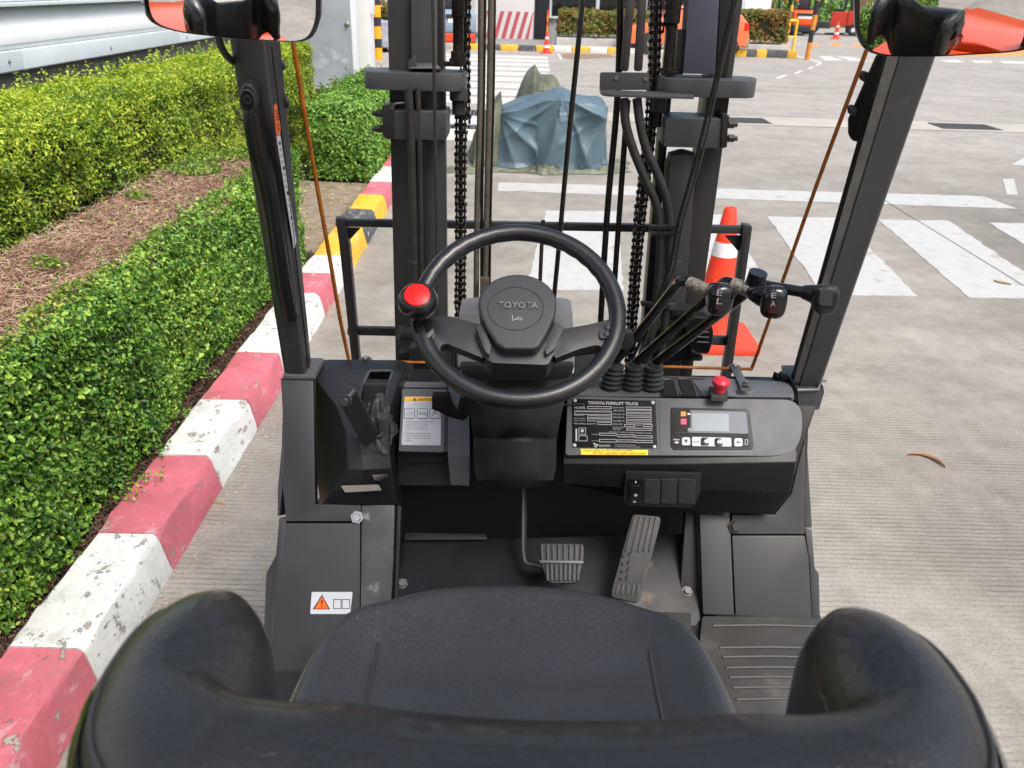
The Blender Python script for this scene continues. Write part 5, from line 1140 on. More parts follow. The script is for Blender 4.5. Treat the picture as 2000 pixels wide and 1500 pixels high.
# ---- glove box with caution label
loft('glove_box', [
    [(800, 728, 1.76), (905, 729, 1.76)], [(797, 746, 1.70), (905, 747, 1.70)], [(790, 755, 1.685), (905, 757, 1.685)], [(778, 882, 1.59), (902, 882, 1.59)],
    [(776, 888, 1.60), (902, 888, 1.60)], [(778, 948, 1.595), (900, 948, 1.595)]], 1.78, M['plastic'], F, bev=.004)
A_, B_ = aty(830, 755, 1.685), aty(830, 882, 1.59); GPn = Vector((1, 0, 0)).cross(A_-B_).normalized(); GPn = GPn if GPn.y < 0 else -GPn
GP = Plane(A_, GPn)
lid = slab('glove_box_lid', rounded([(786, 760), (872, 761), (867, 884), (779, 882)], 4), GP, .008, M['plastic_grey'], F, bev=.002, off=.005)
slab('glove_box_lid', rounded([(793, 747), (874, 748), (872, 759), (788, 758)], 3), GP, .004, M['plastic_grey'], F, bev=.002, off=.006)
slab('tray_slot', rounded([(797, 893), (868, 893), (866, 903), (796, 903)], 3), YP(1.597), .01, M['plastic_black'], F, bev=.002, off=.005)
loft('side_trim', [[(876, 742, 1.70), (915, 742, 1.68)], [(876, 765, 1.66), (916, 765, 1.64)], [(874, 890, 1.57), (918, 890, 1.555)], [(880, 948, 1.565), (917, 950, 1.555)]], 1.78, M['plastic_grey'], F, bev=.004)
cl_ = slab('caution_label', rounded([(790.5, 776), (862, 776), (861, 871), (784.5, 870)], 3), GP, .0008, M['pale'], F, bev=0, off=.0056, smooth=0)
decal('header', [(790.5, 777), (861.5, 777), (861.3, 785), (789.8, 785)], GP, M['amber'], cl_, off=.0062)
decal('triangle', [(810.5, 778), (814, 784), (807, 784)], GP, M['ink'], cl_, off=.0068); text('CAUTION', (816, 784), (846, 784), GP, M['ink'], cl_, off=.0068, bold=True)
text('CAUTION DURING OPERATION', (808, 791), (848, 791), GP, M['inkgrey'], cl_, off=.0062); text('THIS VEHICLE HAS SAS', (810, 796), (845, 796), GP, M['inkgrey'], cl_, off=.0062)
for x in (790, 815, 839.5):
    q = rounded(rect(x, 799, x+21, 819), 2); decal('icon', q, GP, M['ink'], cl_, off=.0062); decal('icon', rounded(rect(x+1.1, 800.1, x+19.9, 817.9), 1.5), GP, M['pale'], cl_, off=.0067)
for r0, r1 in ((.0068, .006), (.0045, .0038)):
    lathe('icon', [(r0, .0071), (r0, .0073)], GP.at(800.5, 809), GP.n, M['inkgrey'], cl_, n=18); lathe('icon', [(r1, .0074), (r1, .0076)], GP.at(800.5, 809), GP.n, M['pale'], cl_, n=18)
decal('icon', [(818, 804), (824, 808), (832, 806), (834, 814), (828, 811), (820, 812)], GP, M['inkgrey'], cl_, off=.0071); decal('icon', [(847, 802), (853, 803), (856, 812), (850, 810), (843, 816), (846, 808)], GP, M['inkgrey'], cl_, off=.0071)
for i, s in enumerate(('1. READ THE INSTRUCTION MANUAL AND', 'SERVICE REMINDER TO PERFORM', 'CORRECT OPERATION AND SAFE', 'INSPECTION AND MAINTENANCE.', '', '2. STOP OPERATION AND ASK OUR', 'OFFICIAL DEALER FOR INSPECTION', 'WHEN    WARNING LAMP OR DISPLAY', 'BLINKS.')):
    if s: text(s, (789+(4 if s[1] != '.' else 0), 826+i*4.6), (793+len(s)*1.62, 826+i*4.6), GP, M['ink'], cl_, off=.0062)
text('TOYOTA INDUSTRIES CORPORATION', (820, 868.5), (856, 868.5), GP, M['inkgrey'], cl_, off=.0062)

# ---- steering column and wheel
slab('tilt_lever', rounded([(843, 773), (878, 773), (881, 786), (886, 800), (893, 801), (897, 779), (912, 779), (916, 812), (906, 822), (880, 816), (860, 806), (843, 799)], 3), YP(1.50), .018, M['gloss_black'], F, bev=.004)
WP = Plane((.015, 1.345, 1.40), (0, -math.cos(R(53)), math.sin(R(53))))
def colrow(y, xl, xr, Yc, bulge, n=9):
    return [(xl+(xr-xl)*i/(n-1), y, Yc+bulge*abs(2*i/(n-1)-1)**2.4) for i in range(n)]
loft('column_cover', [colrow(735, 905, 1112, 1.525, .03), colrow(770, 912, 1106, 1.49, .05), colrow(830, 921, 1092, 1.47, .06), colrow(855, 924, 1088, 1.475, .06), colrow(862, 925, 1087, 1.468, .06),
      colrow(915, 926, 1086, 1.455, .06), colrow(938, 932, 1080, 1.462, .06), colrow(952, 962, 1052, 1.49, .05)], 1.68, M['plastic_black'], F, bev=0, smooth=28)
loft('column_shroud', [colrow(604, 912, 1104, 1.545, .01), colrow(612, 897, 1118, 1.53, .015), colrow(690, 892, 1122, 1.50, .02), colrow(716, 895, 1122, 1.49, .02), colrow(724, 900, 1116, 1.50, .02), colrow(737, 905, 1112, 1.52, .02)], 1.62, M['plastic_grey'], F, bev=0, smooth=28)
slab('instrument_lip', rounded([(896, 714), (1122, 714), (1114, 737), (1085, 742), (930, 742), (903, 733)], 6), YP(1.485), .02, M['plastic_black'], F, bev=.004)
for sx in (0, 1):
    for i in range(6):
        x = (862+i*6) if sx == 0 else (1128+i*6); k = -1 if sx == 0 else 1
        tube('bellow_fold', [aty(x+k*4, 640, 1.60), aty(x, 680, 1.585), aty(x+k*(-3), 745, 1.56)], .0045, M['rubber'], F, n=7)
sw_ = thing
hc = WP.at(1013, 609); u = Vector((1, 0, 0)); v = WP.n.cross(u)
RR = .1665
rim = tube('steering_wheel', [hc+u*RR*math.cos(a)+v*RR*math.sin(a) for a in [2*math.pi*i/72 for i in range(72)]], .0150, M['wheel'], F, n=18, closed=True, sub=0, smooth=80)
# finger grips along the inside of the rim
c0 = WLOC[rim.name]
for vt in rim.data.vertices:
    p = vt.co+c0-hc; a = math.atan2(p.dot(v), p.dot(u)); rad = math.hypot(p.dot(u), p.dot(v))
    if rad < RR and math.sin(a) > -.1: vt.co -= (u*math.cos(a)+v*math.sin(a))*.0016*max(0, math.sin(a*34))
slab('spoke', rounded([(822, 634), (842, 622), (880, 620), (936, 636), (948, 690), (944, 702), (905, 686), (870, 672), (858, 680), (866, 702), (882, 726), (862, 722), (836, 690)], [4, 6, 6, 3, 3, 3, 8, 10, 8, 8, 3, 3, 6]), WP, .020, M['wheel'], rim, bev=.006, off=.004, seg=3)
slab('spoke', rounded([(1092, 646), (1150, 636), (1190, 626), (1208, 622), (1217, 640), (1206, 672), (1182, 714), (1158, 728), (1172, 704), (1180, 686), (1168, 675), (1130, 684), (1084, 702), (1080, 690)], [3, 5, 5, 5, 8, 8, 5, 3, 8, 8, 10, 8, 3, 3]), WP, .020, M['wheel'], rim, bev=.006, off=.004, seg=3)
slab('hub_base', rounded([(928, 652), (944, 646), (1078, 646), (1098, 658), (1092, 676), (1072, 716), (1066, 720), (962, 716), (948, 706), (934, 672)], 6), WP, .045, M['wheel'], rim, bev=.006, off=.012, seg=3)
pad = [(935+0, 612)]
pad = []
for i in range(25):
    a = math.pi*(1-i/24)*1.0; pad.append((1010+75*math.cos(a), 613-56*math.sin(a)))
pad += [(1082, 636), (1068, 668), (1052, 696), (1040, 702), (984, 701), (970, 692), (952, 664), (938, 636)]
hp = slab('horn_pad', pad, WP, .035, M['hub'], rim, bev=.008, off=.034, seg=4)
HPp = Plane(WP.p+WP.n*.034, WP.n)
el = [(1007+54*math.cos(2*math.pi*i/48), 603+42*math.sin(2*math.pi*i/48)) for i in range(48)]
tube('horn_ring', [HPp.at(x, y, .0001) for x, y in el], .0009, M['plastic_black'], rim, n=5, closed=True, sub=0)
text('TOYOTA', (972, 603), (1051, 604), HPp, M['plastic_grey'], rim, off=.0002, h=.0125, ext=.0022, bold=True)  # paler letter colour carries the highlights of the raised lettering
tube('horn_icon', [HPp.at(x, y, .001) for x, y in ((1001, 616), (1001, 627), (1008, 623), (1016, 621), (1020, 623), (1016, 626), (1008, 623))], .0006, M['silver_ink'], rim, n=5, sub=3)
slab('pad_wing', rounded([(929, 650), (944, 648), (960, 690), (956, 706), (948, 700)], 3), WP, .02, M['hub'], rim, bev=.004, off=.022)
slab('pad_wing', rounded([(1083, 642), (1100, 652), (1082, 694), (1066, 706), (1062, 694)], 3), WP, .02, M['hub'], rim, bev=.004, off=.022)
slab('thumb_pad', rounded([(1168, 650), (1182, 634), (1212, 630), (1214, 642), (1206, 664), (1170, 666)], 6), WP, .012, M['hub'], rim, bev=.003, off=.009)
for dx, dy in ((1185, 645), (1199, 640), (1183, 658), (1197, 655)): lathe('dimple', [(.0055, 0), (.0052, .002), (.003, .0035), (.0005, .004)], WP.at(dx, dy, .009), WP.n, M['hub'], rim, n=14)
kp = WP.at(821, 618, .012)
lathe('knob_stem', [(.014, -.02), (.013, .0), (.016, .012), (.02, .018)], kp, WP.n, M['gloss_black'], rim, n=22)
sk = lathe('spinner_knob', [(.015, .012), (.027, .019), (.0325, .030), (.0325, .038), (.0290, .047), (.0235, .0525), (.0222, .053), (.0218, .0518), (0, .0518)], kp, WP.n, M['gloss_black'], rim, n=40)
lathe('red_cap', [(.0212, .0519), (.0208, .0538), (.0195, .0544), (0, .0546)], kp, WP.n, M['red'], rim, n=40)
slab('knob_clamp', rounded([(806, 634), (842, 630), (850, 652), (838, 670), (812, 660)], 6), WP, .02, M['gloss_black'], rim, bev=.005, off=.014)
# column stalks
tube('direction_lever', [aty(905, 680, 1.52), aty(840, 662, 1.47), aty(800, 653, 1.44), aty(778, 650, 1.43)], [.007, .009, .0135, .0145], M['plastic_black'], F, n=14, flat=.9)
slab('signal_lever', rounded([(1212, 652), (1236, 649), (1239, 672), (1226, 686), (1212, 682)], 5), YP(1.45), .02, M['plastic_black'], F, bev=.004)
tube('signal_stalk', [aty(1120, 690, 1.53), aty(1180, 680, 1.49), aty(1222, 668, 1.46)], .007, M['plastic_black'], F, n=10)

# ---- seat
def seatmesh():
    V = []; Fc = []; nx, ny = 96, 72; cx, cy = .012, .68; hx, hy = .292, .335
    SY0, SY1 = .33, 1.005
    for j in range(ny+1):
        for i in range(nx+1):
            a, b_ = i/nx*2-1, j/ny*2-1
            # square -> superellipse
            pw = 3.4-.9*max(0, b_); k = 1/max(1e-6, (abs(a)**pw+abs(b_)**pw))**(1/pw)*max(abs(a), abs(b_)) if (a or b_) else 1
            m_ = max(abs(a), abs(b_)); kk_ = (1-m_)+m_*k; A, B = a*kk_, b_*kk_
            wx = hx*(1.0-.05*max(0, B)**2.2); x = cx+A*wx; y = cy+B*hy
            d = max(abs(a), abs(b_))
            z = 1.125
            # side bolsters and front roll
            s = abs(A); z += .022*math.exp(-((s-.82)/.13)**2)-.012*math.exp(-(s/.6)**4)
            z += .018*max(0, B)**3-.01*math.exp(-((B-.45)/.35)**2)
            if d > .86: q = (d-.86)/.14; z -= .085*q**2.2
            for cs in (-.62, .62): z -= .004*math.exp(-((A-cs)/.014)**2)*max(0, min(1, (.62-B)/.15))
            V.append((x, y, z))
    n1 = nx+1
    for j in range(ny):
        for i in range(nx): Fc.append([j*n1+i, j*n1+i+1, (j+1)*n1+i+1, (j+1)*n1+i])
    ring = [i for i in range(n1)]+[j*n1+nx for j in range(1, ny+1)]+[ny*n1+i for i in range(nx-1, -1, -1)]+[j*n1 for j in range(ny-1, 0, -1)]
    b0 = len(V)
    for q in ring: p = V[q]; V.append((cx+(p[0]-cx)*.98, cy+(p[1]-cy)*.98, 1.0))
    L = len(ring)
    for q in range(L): Fc.append([ring[q], ring[(q+1) % L], b0+(q+1) % L, b0+q])
    Fc.append([b0+q for q in range(L)])
    return V, Fc, [Vector(V[q]) for q in ring]
V, Fc, ring = seatmesh()
cu = mk('seat_cushion', V, Fc, M['leather'], F, smooth=70)
tube('piping', [p+Vector((0, 0, -.004)) for p in ring[::3]], .0035, M['leather2'], cu, n=7, closed=True, sub=0)
for s in (-1, 1):
    tube('seam', [Vector((.012+s*.177, y, 1.125-.012*math.exp(-(.62/.6)**4)-.0035)) for y in np.linspace(.4, .86, 8)], .0012, M['plastic_black'], cu, n=5)

# ---- backrest: a bolster sweeping round from wing to wing
def backpath(t):       # t -1..1 ; plan curve of the crest
    s = abs(t); sg = 1 if t > 0 else -1
    if s < .46: x = s/.46*.125; y = .283+.010*(s/.46)**2
    elif s < .80: a = (s-.46)/.34*R(90); x = .125+.087*math.sin(a); y = .293+.070*(1-math.cos(a))
    else: q = (s-.80)/.20; x = .212-.001*q; y = .363+.112*q
    return Vector((.020+sg*x, y, 0))
NT, NS = 144, 34; V = []; Fc = []
crest = [backpath(-1+2*i/NT) for i in range(NT+1)]
def hwid(t):
    end = max(0, (t-.82)/.18); return (.068-.027*min(1, max(0, t-.4)/.35))*math.sqrt(max(.0, 1-end**2.4))+.002
def topz(t):
    end = max(0, (t-.80)/.20); return 1.562+.006*math.exp(-((t-.62)/.2)**2)-.004*min(1, max(0, t-.55)/.2)-.05*end**2.5
for i in range(NT+1):
    t = abs(-1+2*i/NT); T = (crest[min(i+1, NT)]-crest[max(i-1, 0)]).normalized(); nrm = Vector((-T.y, T.x, 0)); hw = hwid(t); top = topz(t); kq = max(0, min(1, (t-.45)/.4)); dep = .40-.19*kq; lo_ = .8-.9*kq
    for j in range(NS+1):
        a = j/NS
        if a < .2: q = a/.2; off = hw*(.80+.20*math.sin(q*math.pi/2)); z = top-dep+(dep-.06)*q
        elif a > .8: q = (1-a)/.2; off = -hw*(.80+.20*math.sin(q*math.pi/2)); z = top-dep+(dep-.06)*q
        else:
            q = (a-.2)/.6*math.pi; off = hw*math.cos(q); z = top-.06+.06*math.sin(q)**.9
        V.append(crest[i]+nrm*off+Vector((0, 0, z)))
for i in range(NT):
    for j in range(NS): Fc.append([i*(NS+1)+j, i*(NS+1)+j+1, (i+1)*(NS+1)+j+1, (i+1)*(NS+1)+j])
Fc += [[j for j in range(NS+1)], [NT*(NS+1)+j for j in range(NS, -1, -1)]]
bk = mk('seat_backrest', V, Fc, M['leather2'], F, smooth=75)
js = int(NS*.66)
tube('piping', [V[i*(NS+1)+js]+Vector((0, 0, .0005)) for i in range(5, NT-4)], .0022, M['plastic_black'], bk, n=7, sub=0)
# glossy rear shell hugging the outside below the piping
V2 = []; F2 = []; ids = list(range(7, NT-6)); prof = []
for i in ids:
    t = abs(-1+2*i/NT); T = (crest[i+1]-crest[i-1]).normalized(); nrm = Vector((-T.y, T.x, 0)); hw = hwid(t); top = topz(t); p = crest[i]; dq = .42-.28*max(0, min(1, (t-.45)/.4))
    for k, z in ((.78, min(.42, dq)), (1.12, min(.40, dq-.01)), (1.22, min(.25, dq-.03)), (1.24, .10), (1.22, .085), (1.12, .055), (.98, .030), (.86, .024), (.80, .030), (.80, .06)): V2.append(p-nrm*hw*k+Vector((0, 0, top-z)))
for i in range(len(ids)-1):
    for j in range(10): F2.append([i*10+j, i*10+(j+1) % 10, (i+1)*10+(j+1) % 10, (i+1)*10+j])
F2 += [list(range(10)), [(len(ids)-1)*10+j for j in range(9, -1, -1)]]
mk('seat_back_shell', V2, F2, M['gloss_black'], F, smooth=60)

# ---- front roof pillars
def pillar(name, bot, top, ztop, m, parent=F, bev=.006):
    B = [aty(*p) for p in bot]; T = [aty(*p) for p in top]; n = len(B)
    U = [b+(t-b)*((ztop-b.z)/(t.z-b.z)) for b, t in zip(B, T)]
    return mk(name, B+U, [list(range(n-1, -1, -1)), list(range(n, 2*n))]+[[i, (i+1) % n, n+(i+1) % n, n+i] for i in range(n)], m, parent, bev, 3)
LP = pillar('front_pillar', [(556, 735, 1.705), (563, 735, 1.69), (597, 735, 1.69), (611, 735, 1.77), (600, 735, 1.80), (565, 735, 1.80)],
            [(450, 90, 1.515), (466, 90, 1.50), (518, 90, 1.50), (549, 90, 1.575), (540, 90, 1.61), (470, 90, 1.61)], 2.1, M['paint'])
pa, pb, pc, pd = aty(563, 735, 1.69), aty(597, 735, 1.69), aty(466, 90, 1.50), aty(518, 90, 1.50)
LFp = Plane(pa, (pb-pa).cross(pc-pa)); LFp.n = LFp.n if LFp.n.y < 0 else -LFp.n
sa, sb = aty(611, 735, 1.77), aty(549, 90, 1.575)
LSp = Plane(pb, (sa-pb).cross(sb-pb)); LSp.n = LSp.n if LSp.n.dot(EYE-pb) > 0 else -LSp.n
slab('pillar_socket', [(551, 733), (612, 734), (616, 742), (552, 741)], YP(1.68), .1, M['paint'], F, bev=.003)
gh = tube('grab_handle', [LFp.at(495, 203, .010), LFp.at(500, 232, .016), LFp.at(513, 290, .024), LFp.at(527, 340, .028), LFp.at(538, 400, .028), LFp.at(549, 480, .026), LFp.at(558, 550, .020), LFp.at(567, 615, .006)],
          [.016, .018, .018, .0165, .016, .016, .0165, .015], M['handle'], F, n=18)
def oval(cx, cy, rx, ry, n=28, sk=.12): return [(cx+rx*math.cos(2*math.pi*i/n)+sk*ry*math.sin(2*math.pi*i/n), cy+ry*math.sin(2*math.pi*i/n)) for i in range(n)]
slab('handle_mount', oval(493, 186, 18, 33), LFp, .03, M['plastic'], gh, bev=.006, off=.026, seg=4)
tube('mount_rim', [LFp.at(x, y, .0262) for x, y in oval(491, 186, 13.5, 22)], .0022, M['plastic'], gh, n=8, closed=True, sub=0)
slab('mount_hole', oval(491, 186, 13.5, 22), LFp, .003, M['dark'], gh, bev=0, off=.0268)
lathe('socket_bolt', [(.0085, 0), (.0085, .0012), (.0045, .0013), (.001, .0005)], LFp.at(491, 182, .0269), LFp.n, M['paint_dark'], gh, n=6)
slab('handle_mount', rounded([(552, 588), (578, 588), (583, 622), (556, 626)], 8), LFp, .015, M['gloss_black'], gh, bev=.003, off=.008)
st = slab('warning_sticker', [(534, 206), (539, 202), (547, 250), (546, 262), (539, 264)], LSp, .0006, M['orange_label'], F, bev=0, off=.0012, smooth=0)
for q in ([(536, 215), (541, 212), (544, 236), (539, 238)], [(539, 241), (543, 240), (545, 256), (541, 258)]):
    for i in range(4): decal('print', [tuple(Vector(q[0]).lerp(Vector(q[3]), i/4+.05)), tuple(Vector(q[1]).lerp(Vector(q[2]), i/4+.05)), tuple(Vector(q[1]).lerp(Vector(q[2]), i/4+.15)), tuple(Vector(q[0]).lerp(Vector(q[3]), i/4+.15))], LSp, M['ink'], st, off=.0016)
ws = slab('white_sticker', [(539, 266), (546, 264), (578, 472), (573, 486)], LSp, .0006, M['pale'], F, bev=0, off=.0012, smooth=0)
for i in range(16):
    t = .04+i*.058; a = Vector((541, 268)).lerp(Vector((574, 478)), t); decal('print', [(a.x+.5, a.y), (a.x+4, a.y-1), (a.x+4.5+(i % 3), a.y+6), (a.x+1.5, a.y+7)], LSp, M['inkgrey'] if i % 4 else M['ink'], ws, off=.0016)
tube('pillar_seam', [LSp.at(529, 90, .001), LSp.at(604, 735, .001)], .0012, M['dark'], F, n=5, sub=0)
for x, y in ((549, 128), (557, 200)):
    tube('cable_clip', [aty(x-4, y+12, 1.60), aty(x+4, y+4, 1.59), aty(x+3, y-6, 1.59), aty(x-4, y-8, 1.60)], .004, M['plastic'], F, n=8)
tube('mirror_cable', [aty(425, 55, 1.42), aty(430, 85, 1.46), aty(442, 108, 1.50), aty(458, 122, 1.53)], .006, M['hose'], F, n=10)
RPp = pillar('front_pillar', [(1560, 760, 1.69), (1600, 760, 1.69), (1596, 760, 1.80), (1550, 760, 1.80)], [(1758, 108, 1.50), (1828, 108, 1.50), (1822, 108, 1.61), (1745, 108, 1.61)], 2.1, M['paint'])
pillar('pillar_channel', [(1549, 748, 1.72), (1561, 748, 1.70), (1561, 748, 1.74), (1549, 748, 1.76)], [(1734, 105, 1.53), (1757, 105, 1.51), (1757, 105, 1.55), (1734, 105, 1.57)], 2.1, M['channel'], bev=.001)
pillar('pillar_channel', [(1542, 745, 1.745), (1550, 745, 1.725), (1550, 745, 1.76), (1543, 745, 1.78)], [(1722, 105, 1.555), (1736, 105, 1.535), (1736, 105, 1.57), (1724, 105, 1.59)], 2.1, M['paint_dark'], bev=.002)
slab('pillar_socket', rounded([(1558, 761), (1604, 760), (1608, 753), (1610, 766), (1600, 800), (1560, 800)], 2), YP(1.675), .13, M['paint'], F, bev=.004)
tube('socket_lip', [aty(1557, 762, 1.672), aty(1598, 761, 1.672), aty(1604, 744, 1.70), aty(1612, 744, 1.74)], .0035, M['paint'], F, n=6, sub=0)
bxx = mk('work_box', [aty(*p) for p in ((1712, 105, 1.56), (1738, 105, 1.54), (1692, 280, 1.585), (1664, 275, 1.60), (1656, 262, 1.60), (1656, 232, 1.60),
                                          (1712, 105, 1.66), (1738, 105, 1.64), (1692, 280, 1.685), (1664, 275, 1.70), (1656, 262, 1.70), (1656, 232, 1.70))],
         [[0, 1, 2, 3, 4, 5], [11, 10, 9, 8, 7, 6]]+[[i, (i+1) % 6, 6+(i+1) % 6, 6+i] for i in range(6)], M['plastic_black'], F, bev=.006, seg=3)
for x, y in ((1687, 148), (1664, 214)): tube('wing_knob', [aty(x+6, y+6, 1.59), aty(x, y, 1.585), aty(x-4, y-6, 1.58)], [.007, .0085, .004], M['plastic'], F, n=10)

# ---- orange rod frame ahead of the dashboard
tube('guard_rod', [aty(*p) for p in ((556, -20, 1.53), (573, 85, 1.545), (603, 270, 1.60), (640, 480, 1.68), (662, 610, 1.75), (672, 660, 1.78), (681, 700, 1.80), (686, 707, 1.80))], .0042, M['rod'], F, n=10, sub=5)
tube('guard_rod', [aty(*p) for p in ((684, 706, 1.80), (900, 709, 1.80), (1200, 714, 1.80), (1468, 721, 1.80))], .0036, M['rod'], F, n=10, sub=4)
tube('guard_rod', [aty(*p) for p in ((1466, 722, 1.80), (1480, 688, 1.79), (1590, 375, 1.66), (1688, 110, 1.55), (1722, 10, 1.53))], .0038, M['rod'], F, n=10, sub=5)

# ---- mirrors
def mirror(name, out_px, ctr_px, Y, look, back, radius):
    c = aty(*ctr_px, Y); n = ((EYE-c).normalized()+(Vector(look)-c).normalized()).normalized(); pl = Plane(c, n)
    P = [pl.at(x, y) for x, y in out_px]; k = len(P); cc = sum(P, Vector())/k
    V = []; Fc = []; rings = [1, .97, .93, .85, .72, .55, .35, .15]
    for s in rings:
        for p in P:
            q = cc+(p-cc)*s*.955; d = (q-cc).length; V.append(q+n*(.012-d*d/(2*radius)))
    Z = len(V); V.append(cc+n*.012)
    for a in range(len(rings)-1):
        for j in range(k): Fc.append([a*k+j, a*k+(j+1) % k, (a+1)*k+(j+1) % k, (a+1)*k+j])
    for j in range(k): Fc.append([(len(rings)-1)*k+j, (len(rings)-1)*k+(j+1) % k, Z])
    # housing
    H = []; HF = []; prof = [(.93, .001), (.955, .010), (1.01, .011), (1.035, .004), (1.045, -.008), (1.0, -.028), (.8, -.045), (.45, -.052)]
    edge = [ (p-cc) for p in P]
    for s, h in prof:
        for e in edge: H.append(cc+e*s+n*(h-e.length_squared/(2*radius)*(1 if s > .9 else 0)))
    for a in range(len(prof)-1):
        for j in range(k): HF.append([a*k+j, a*k+(j+1) % k, (a+1)*k+(j+1) % k, (a+1)*k+j])
    HF.append([(len(prof)-1)*k+j for j in range(k)])
    ho = mk(name, H, HF, M['gloss_black'], F, smooth=60)
    gl = mk('mirror_glass', V, Fc, M['mirror'], ho, smooth=180)
    e_ = Vector(back); tube('mirror_arm', [cc-n*.045, (cc-n*.045+e_)/2-n*.02, e_], .009, M['hose'], ho, n=10)
    return ho
lo = rounded([(281, -85), (283, 12), (296, 44), (345, 60), (480, 74), (604, 82), (623, 40), (624, -88)], [30, 20, 22, 40, 60, 34, 20, 30], 5)
mirror('side_mirror', lo, (455, 0), 1.28, (.06, .25, 1.45), aty(470, 40, 1.55), .95)
ro_ = rounded([(1672, -85), (1673, 70), (1700, 106), (1800, 108), (1990, 99), (2036, 85), (2040, -80)], [30, 34, 44, 60, 40, 30, 30], 5)
mirror('side_mirror', ro_, (1855, 10), 1.26, (.09, .15, 1.42), aty(1780, 60, 1.56), .95)

# ---- mast
MY = 1.95
def vbar(name, xt, yt, xb, yb, Y, w_, d, m, par, bev=.003, zext=2.25, zlow=None):
    """upright bar given by pixel centre at two heights on plane Y, with real width and depth"""
    a = aty(xt, yt, Y); b_ = aty(xb, yb, Y); D = (a-b_).normalized()
    a2 = b_+D*((zext-b_.z)/D.z) if zext else a; b2 = b_+D*((zlow-b_.z)/D.z) if zlow is not None else b_
    return beam(name, b2, a2, w_, d, m, par, bev, up=(0, -1, 0))
mast = bx('mast', (XC, MY+.10, .9), (.66, .06, .12), M['paint_dark'], F)
bx('mast_crossmember', (XC, MY+.06, 2.28), (.66, .06, .12), M['paint_dark'], mast); bx('mast_crossmember', (XC, MY+.02, .45), (.62, .08, .14), M['paint_dark'], mast)
mpx = FPX/1.89
# left side rails
vbar('outer_rail', 786, 20, 797, 690, MY+.05, .052, .09, M['paint_dark'], mast, zlow=.2)
vbar('inner_rail', 826, 20, 829, 330, MY+.07, .050, .06, M['paint'], mast, zlow=.3)
vbar('rail_flange', 848, 20, 850, 690, MY+.035, .012, .03, M['paint'], mast, zlow=.3)
lathe('lift_cylinder', [(.030, 0), (.030, 1.27)], aty(843, 178, MY)-Vector((0, -.02, 1.27)), (0, 0, 1), M['paint_dark'], mast, n=26)
vbar('rail_web', 860, 20, 868, 690, MY+.09, .018, .05, M['paint_dark'], mast, zlow=.3)
# plate on top of the cylinder
def plate(name, x0, x1, y, Yc, dep, th, m, par):
    z = aty((x0+x1)/2, y, Yc).z; a = aty(x0, y, Yc); b_ = aty(x1, y, Yc)
    P = rounded([(a.x, Yc+.01), (a.x+.02, Yc-.040), (b_.x-.02, Yc-.040), (b_.x, Yc+.01), (b_.x, Yc+dep), (a.x+.01, Yc+dep)], [.035, .03, .03, .035, .04, .05], 6)
    return prism(name, [Vector((p[0], p[1], z)) for p in P], (0, 0, -th), m, par, bev=.002)
plate('cylinder_head_plate', 706, 910, 139, MY-.01, .07, .036, M['paint'], mast)
plate('cylinder_head_plate', 1281, 1483, 152, MY-.01, .07, .036, M['paint'], mast)
slab('head_block', rounded([(803, -20), (843, -20), (850, 128), (804, 130)], 2), YP(MY-.015), .06, M['paint'], mast, bev=.002)
slab('weld_lug', rounded([(798, 118), (810, 108), (815, 132), (797, 136)], 4), YP(MY-.03), .02, M['paint'], mast, bev=.003)
mk('weld_foot', [aty(*p) for p in ((800, 134, MY-.035), (862, 134, MY-.035), (850, 122, MY-.015), (806, 122, MY-.015), (800, 134, MY+.03), (862, 134, MY+.03))], [[0, 1, 2, 3], [0, 3, 4], [1, 5, 2], [3, 2, 5, 4], [0, 4, 5, 1]], M['paint'], mast, bev=.003)
# left clamp
slab('cylinder_clamp', rounded([(767, 217), (872, 219), (872, 274), (768, 272)], 4), YP(MY-.055), .1, M['paint'], mast, bev=.006)
slab('clamp_plate', rounded([(747, 206), (768, 203), (771, 268), (754, 272), (747, 262)], 3), YP(MY-.06), .08, M['paint_dark'], mast, bev=.003)
tube('clamp_strap', [aty(766, 216, MY-.06), aty(770, 204, MY-.055), aty(790, 202, MY-.05)], .0035, M['paint_dark'], mast, n=6)
for y in (222, 252): lathe('bolt', [(.009, 0), (.009, .012), (.006, .014), (.006, .022)], aty(747, y, MY-.02), (-1, 0, 0), M['paint_dark'], mast, n=6)
# pipes beside the left rail
for x0, x1, r_, Y_ in ((799, 812, .0085, MY-.07), (817, 825, .006, MY-.05), (846, 857, .0035, MY-.16)):
    tube('pipe', [aty(x0-1, -15 if x0 == 846 else 172, Y_), aty((x0+x1)/2, 350, Y_), aty(x1, 720, Y_)], r_, M['hose'], mast, n=10)
lathe('pipe_clip', [(.011, -.004), (.011, .004)], aty(807, 511, MY-.07), (0, 0, 1), M['paint_dark'], mast, n=14)

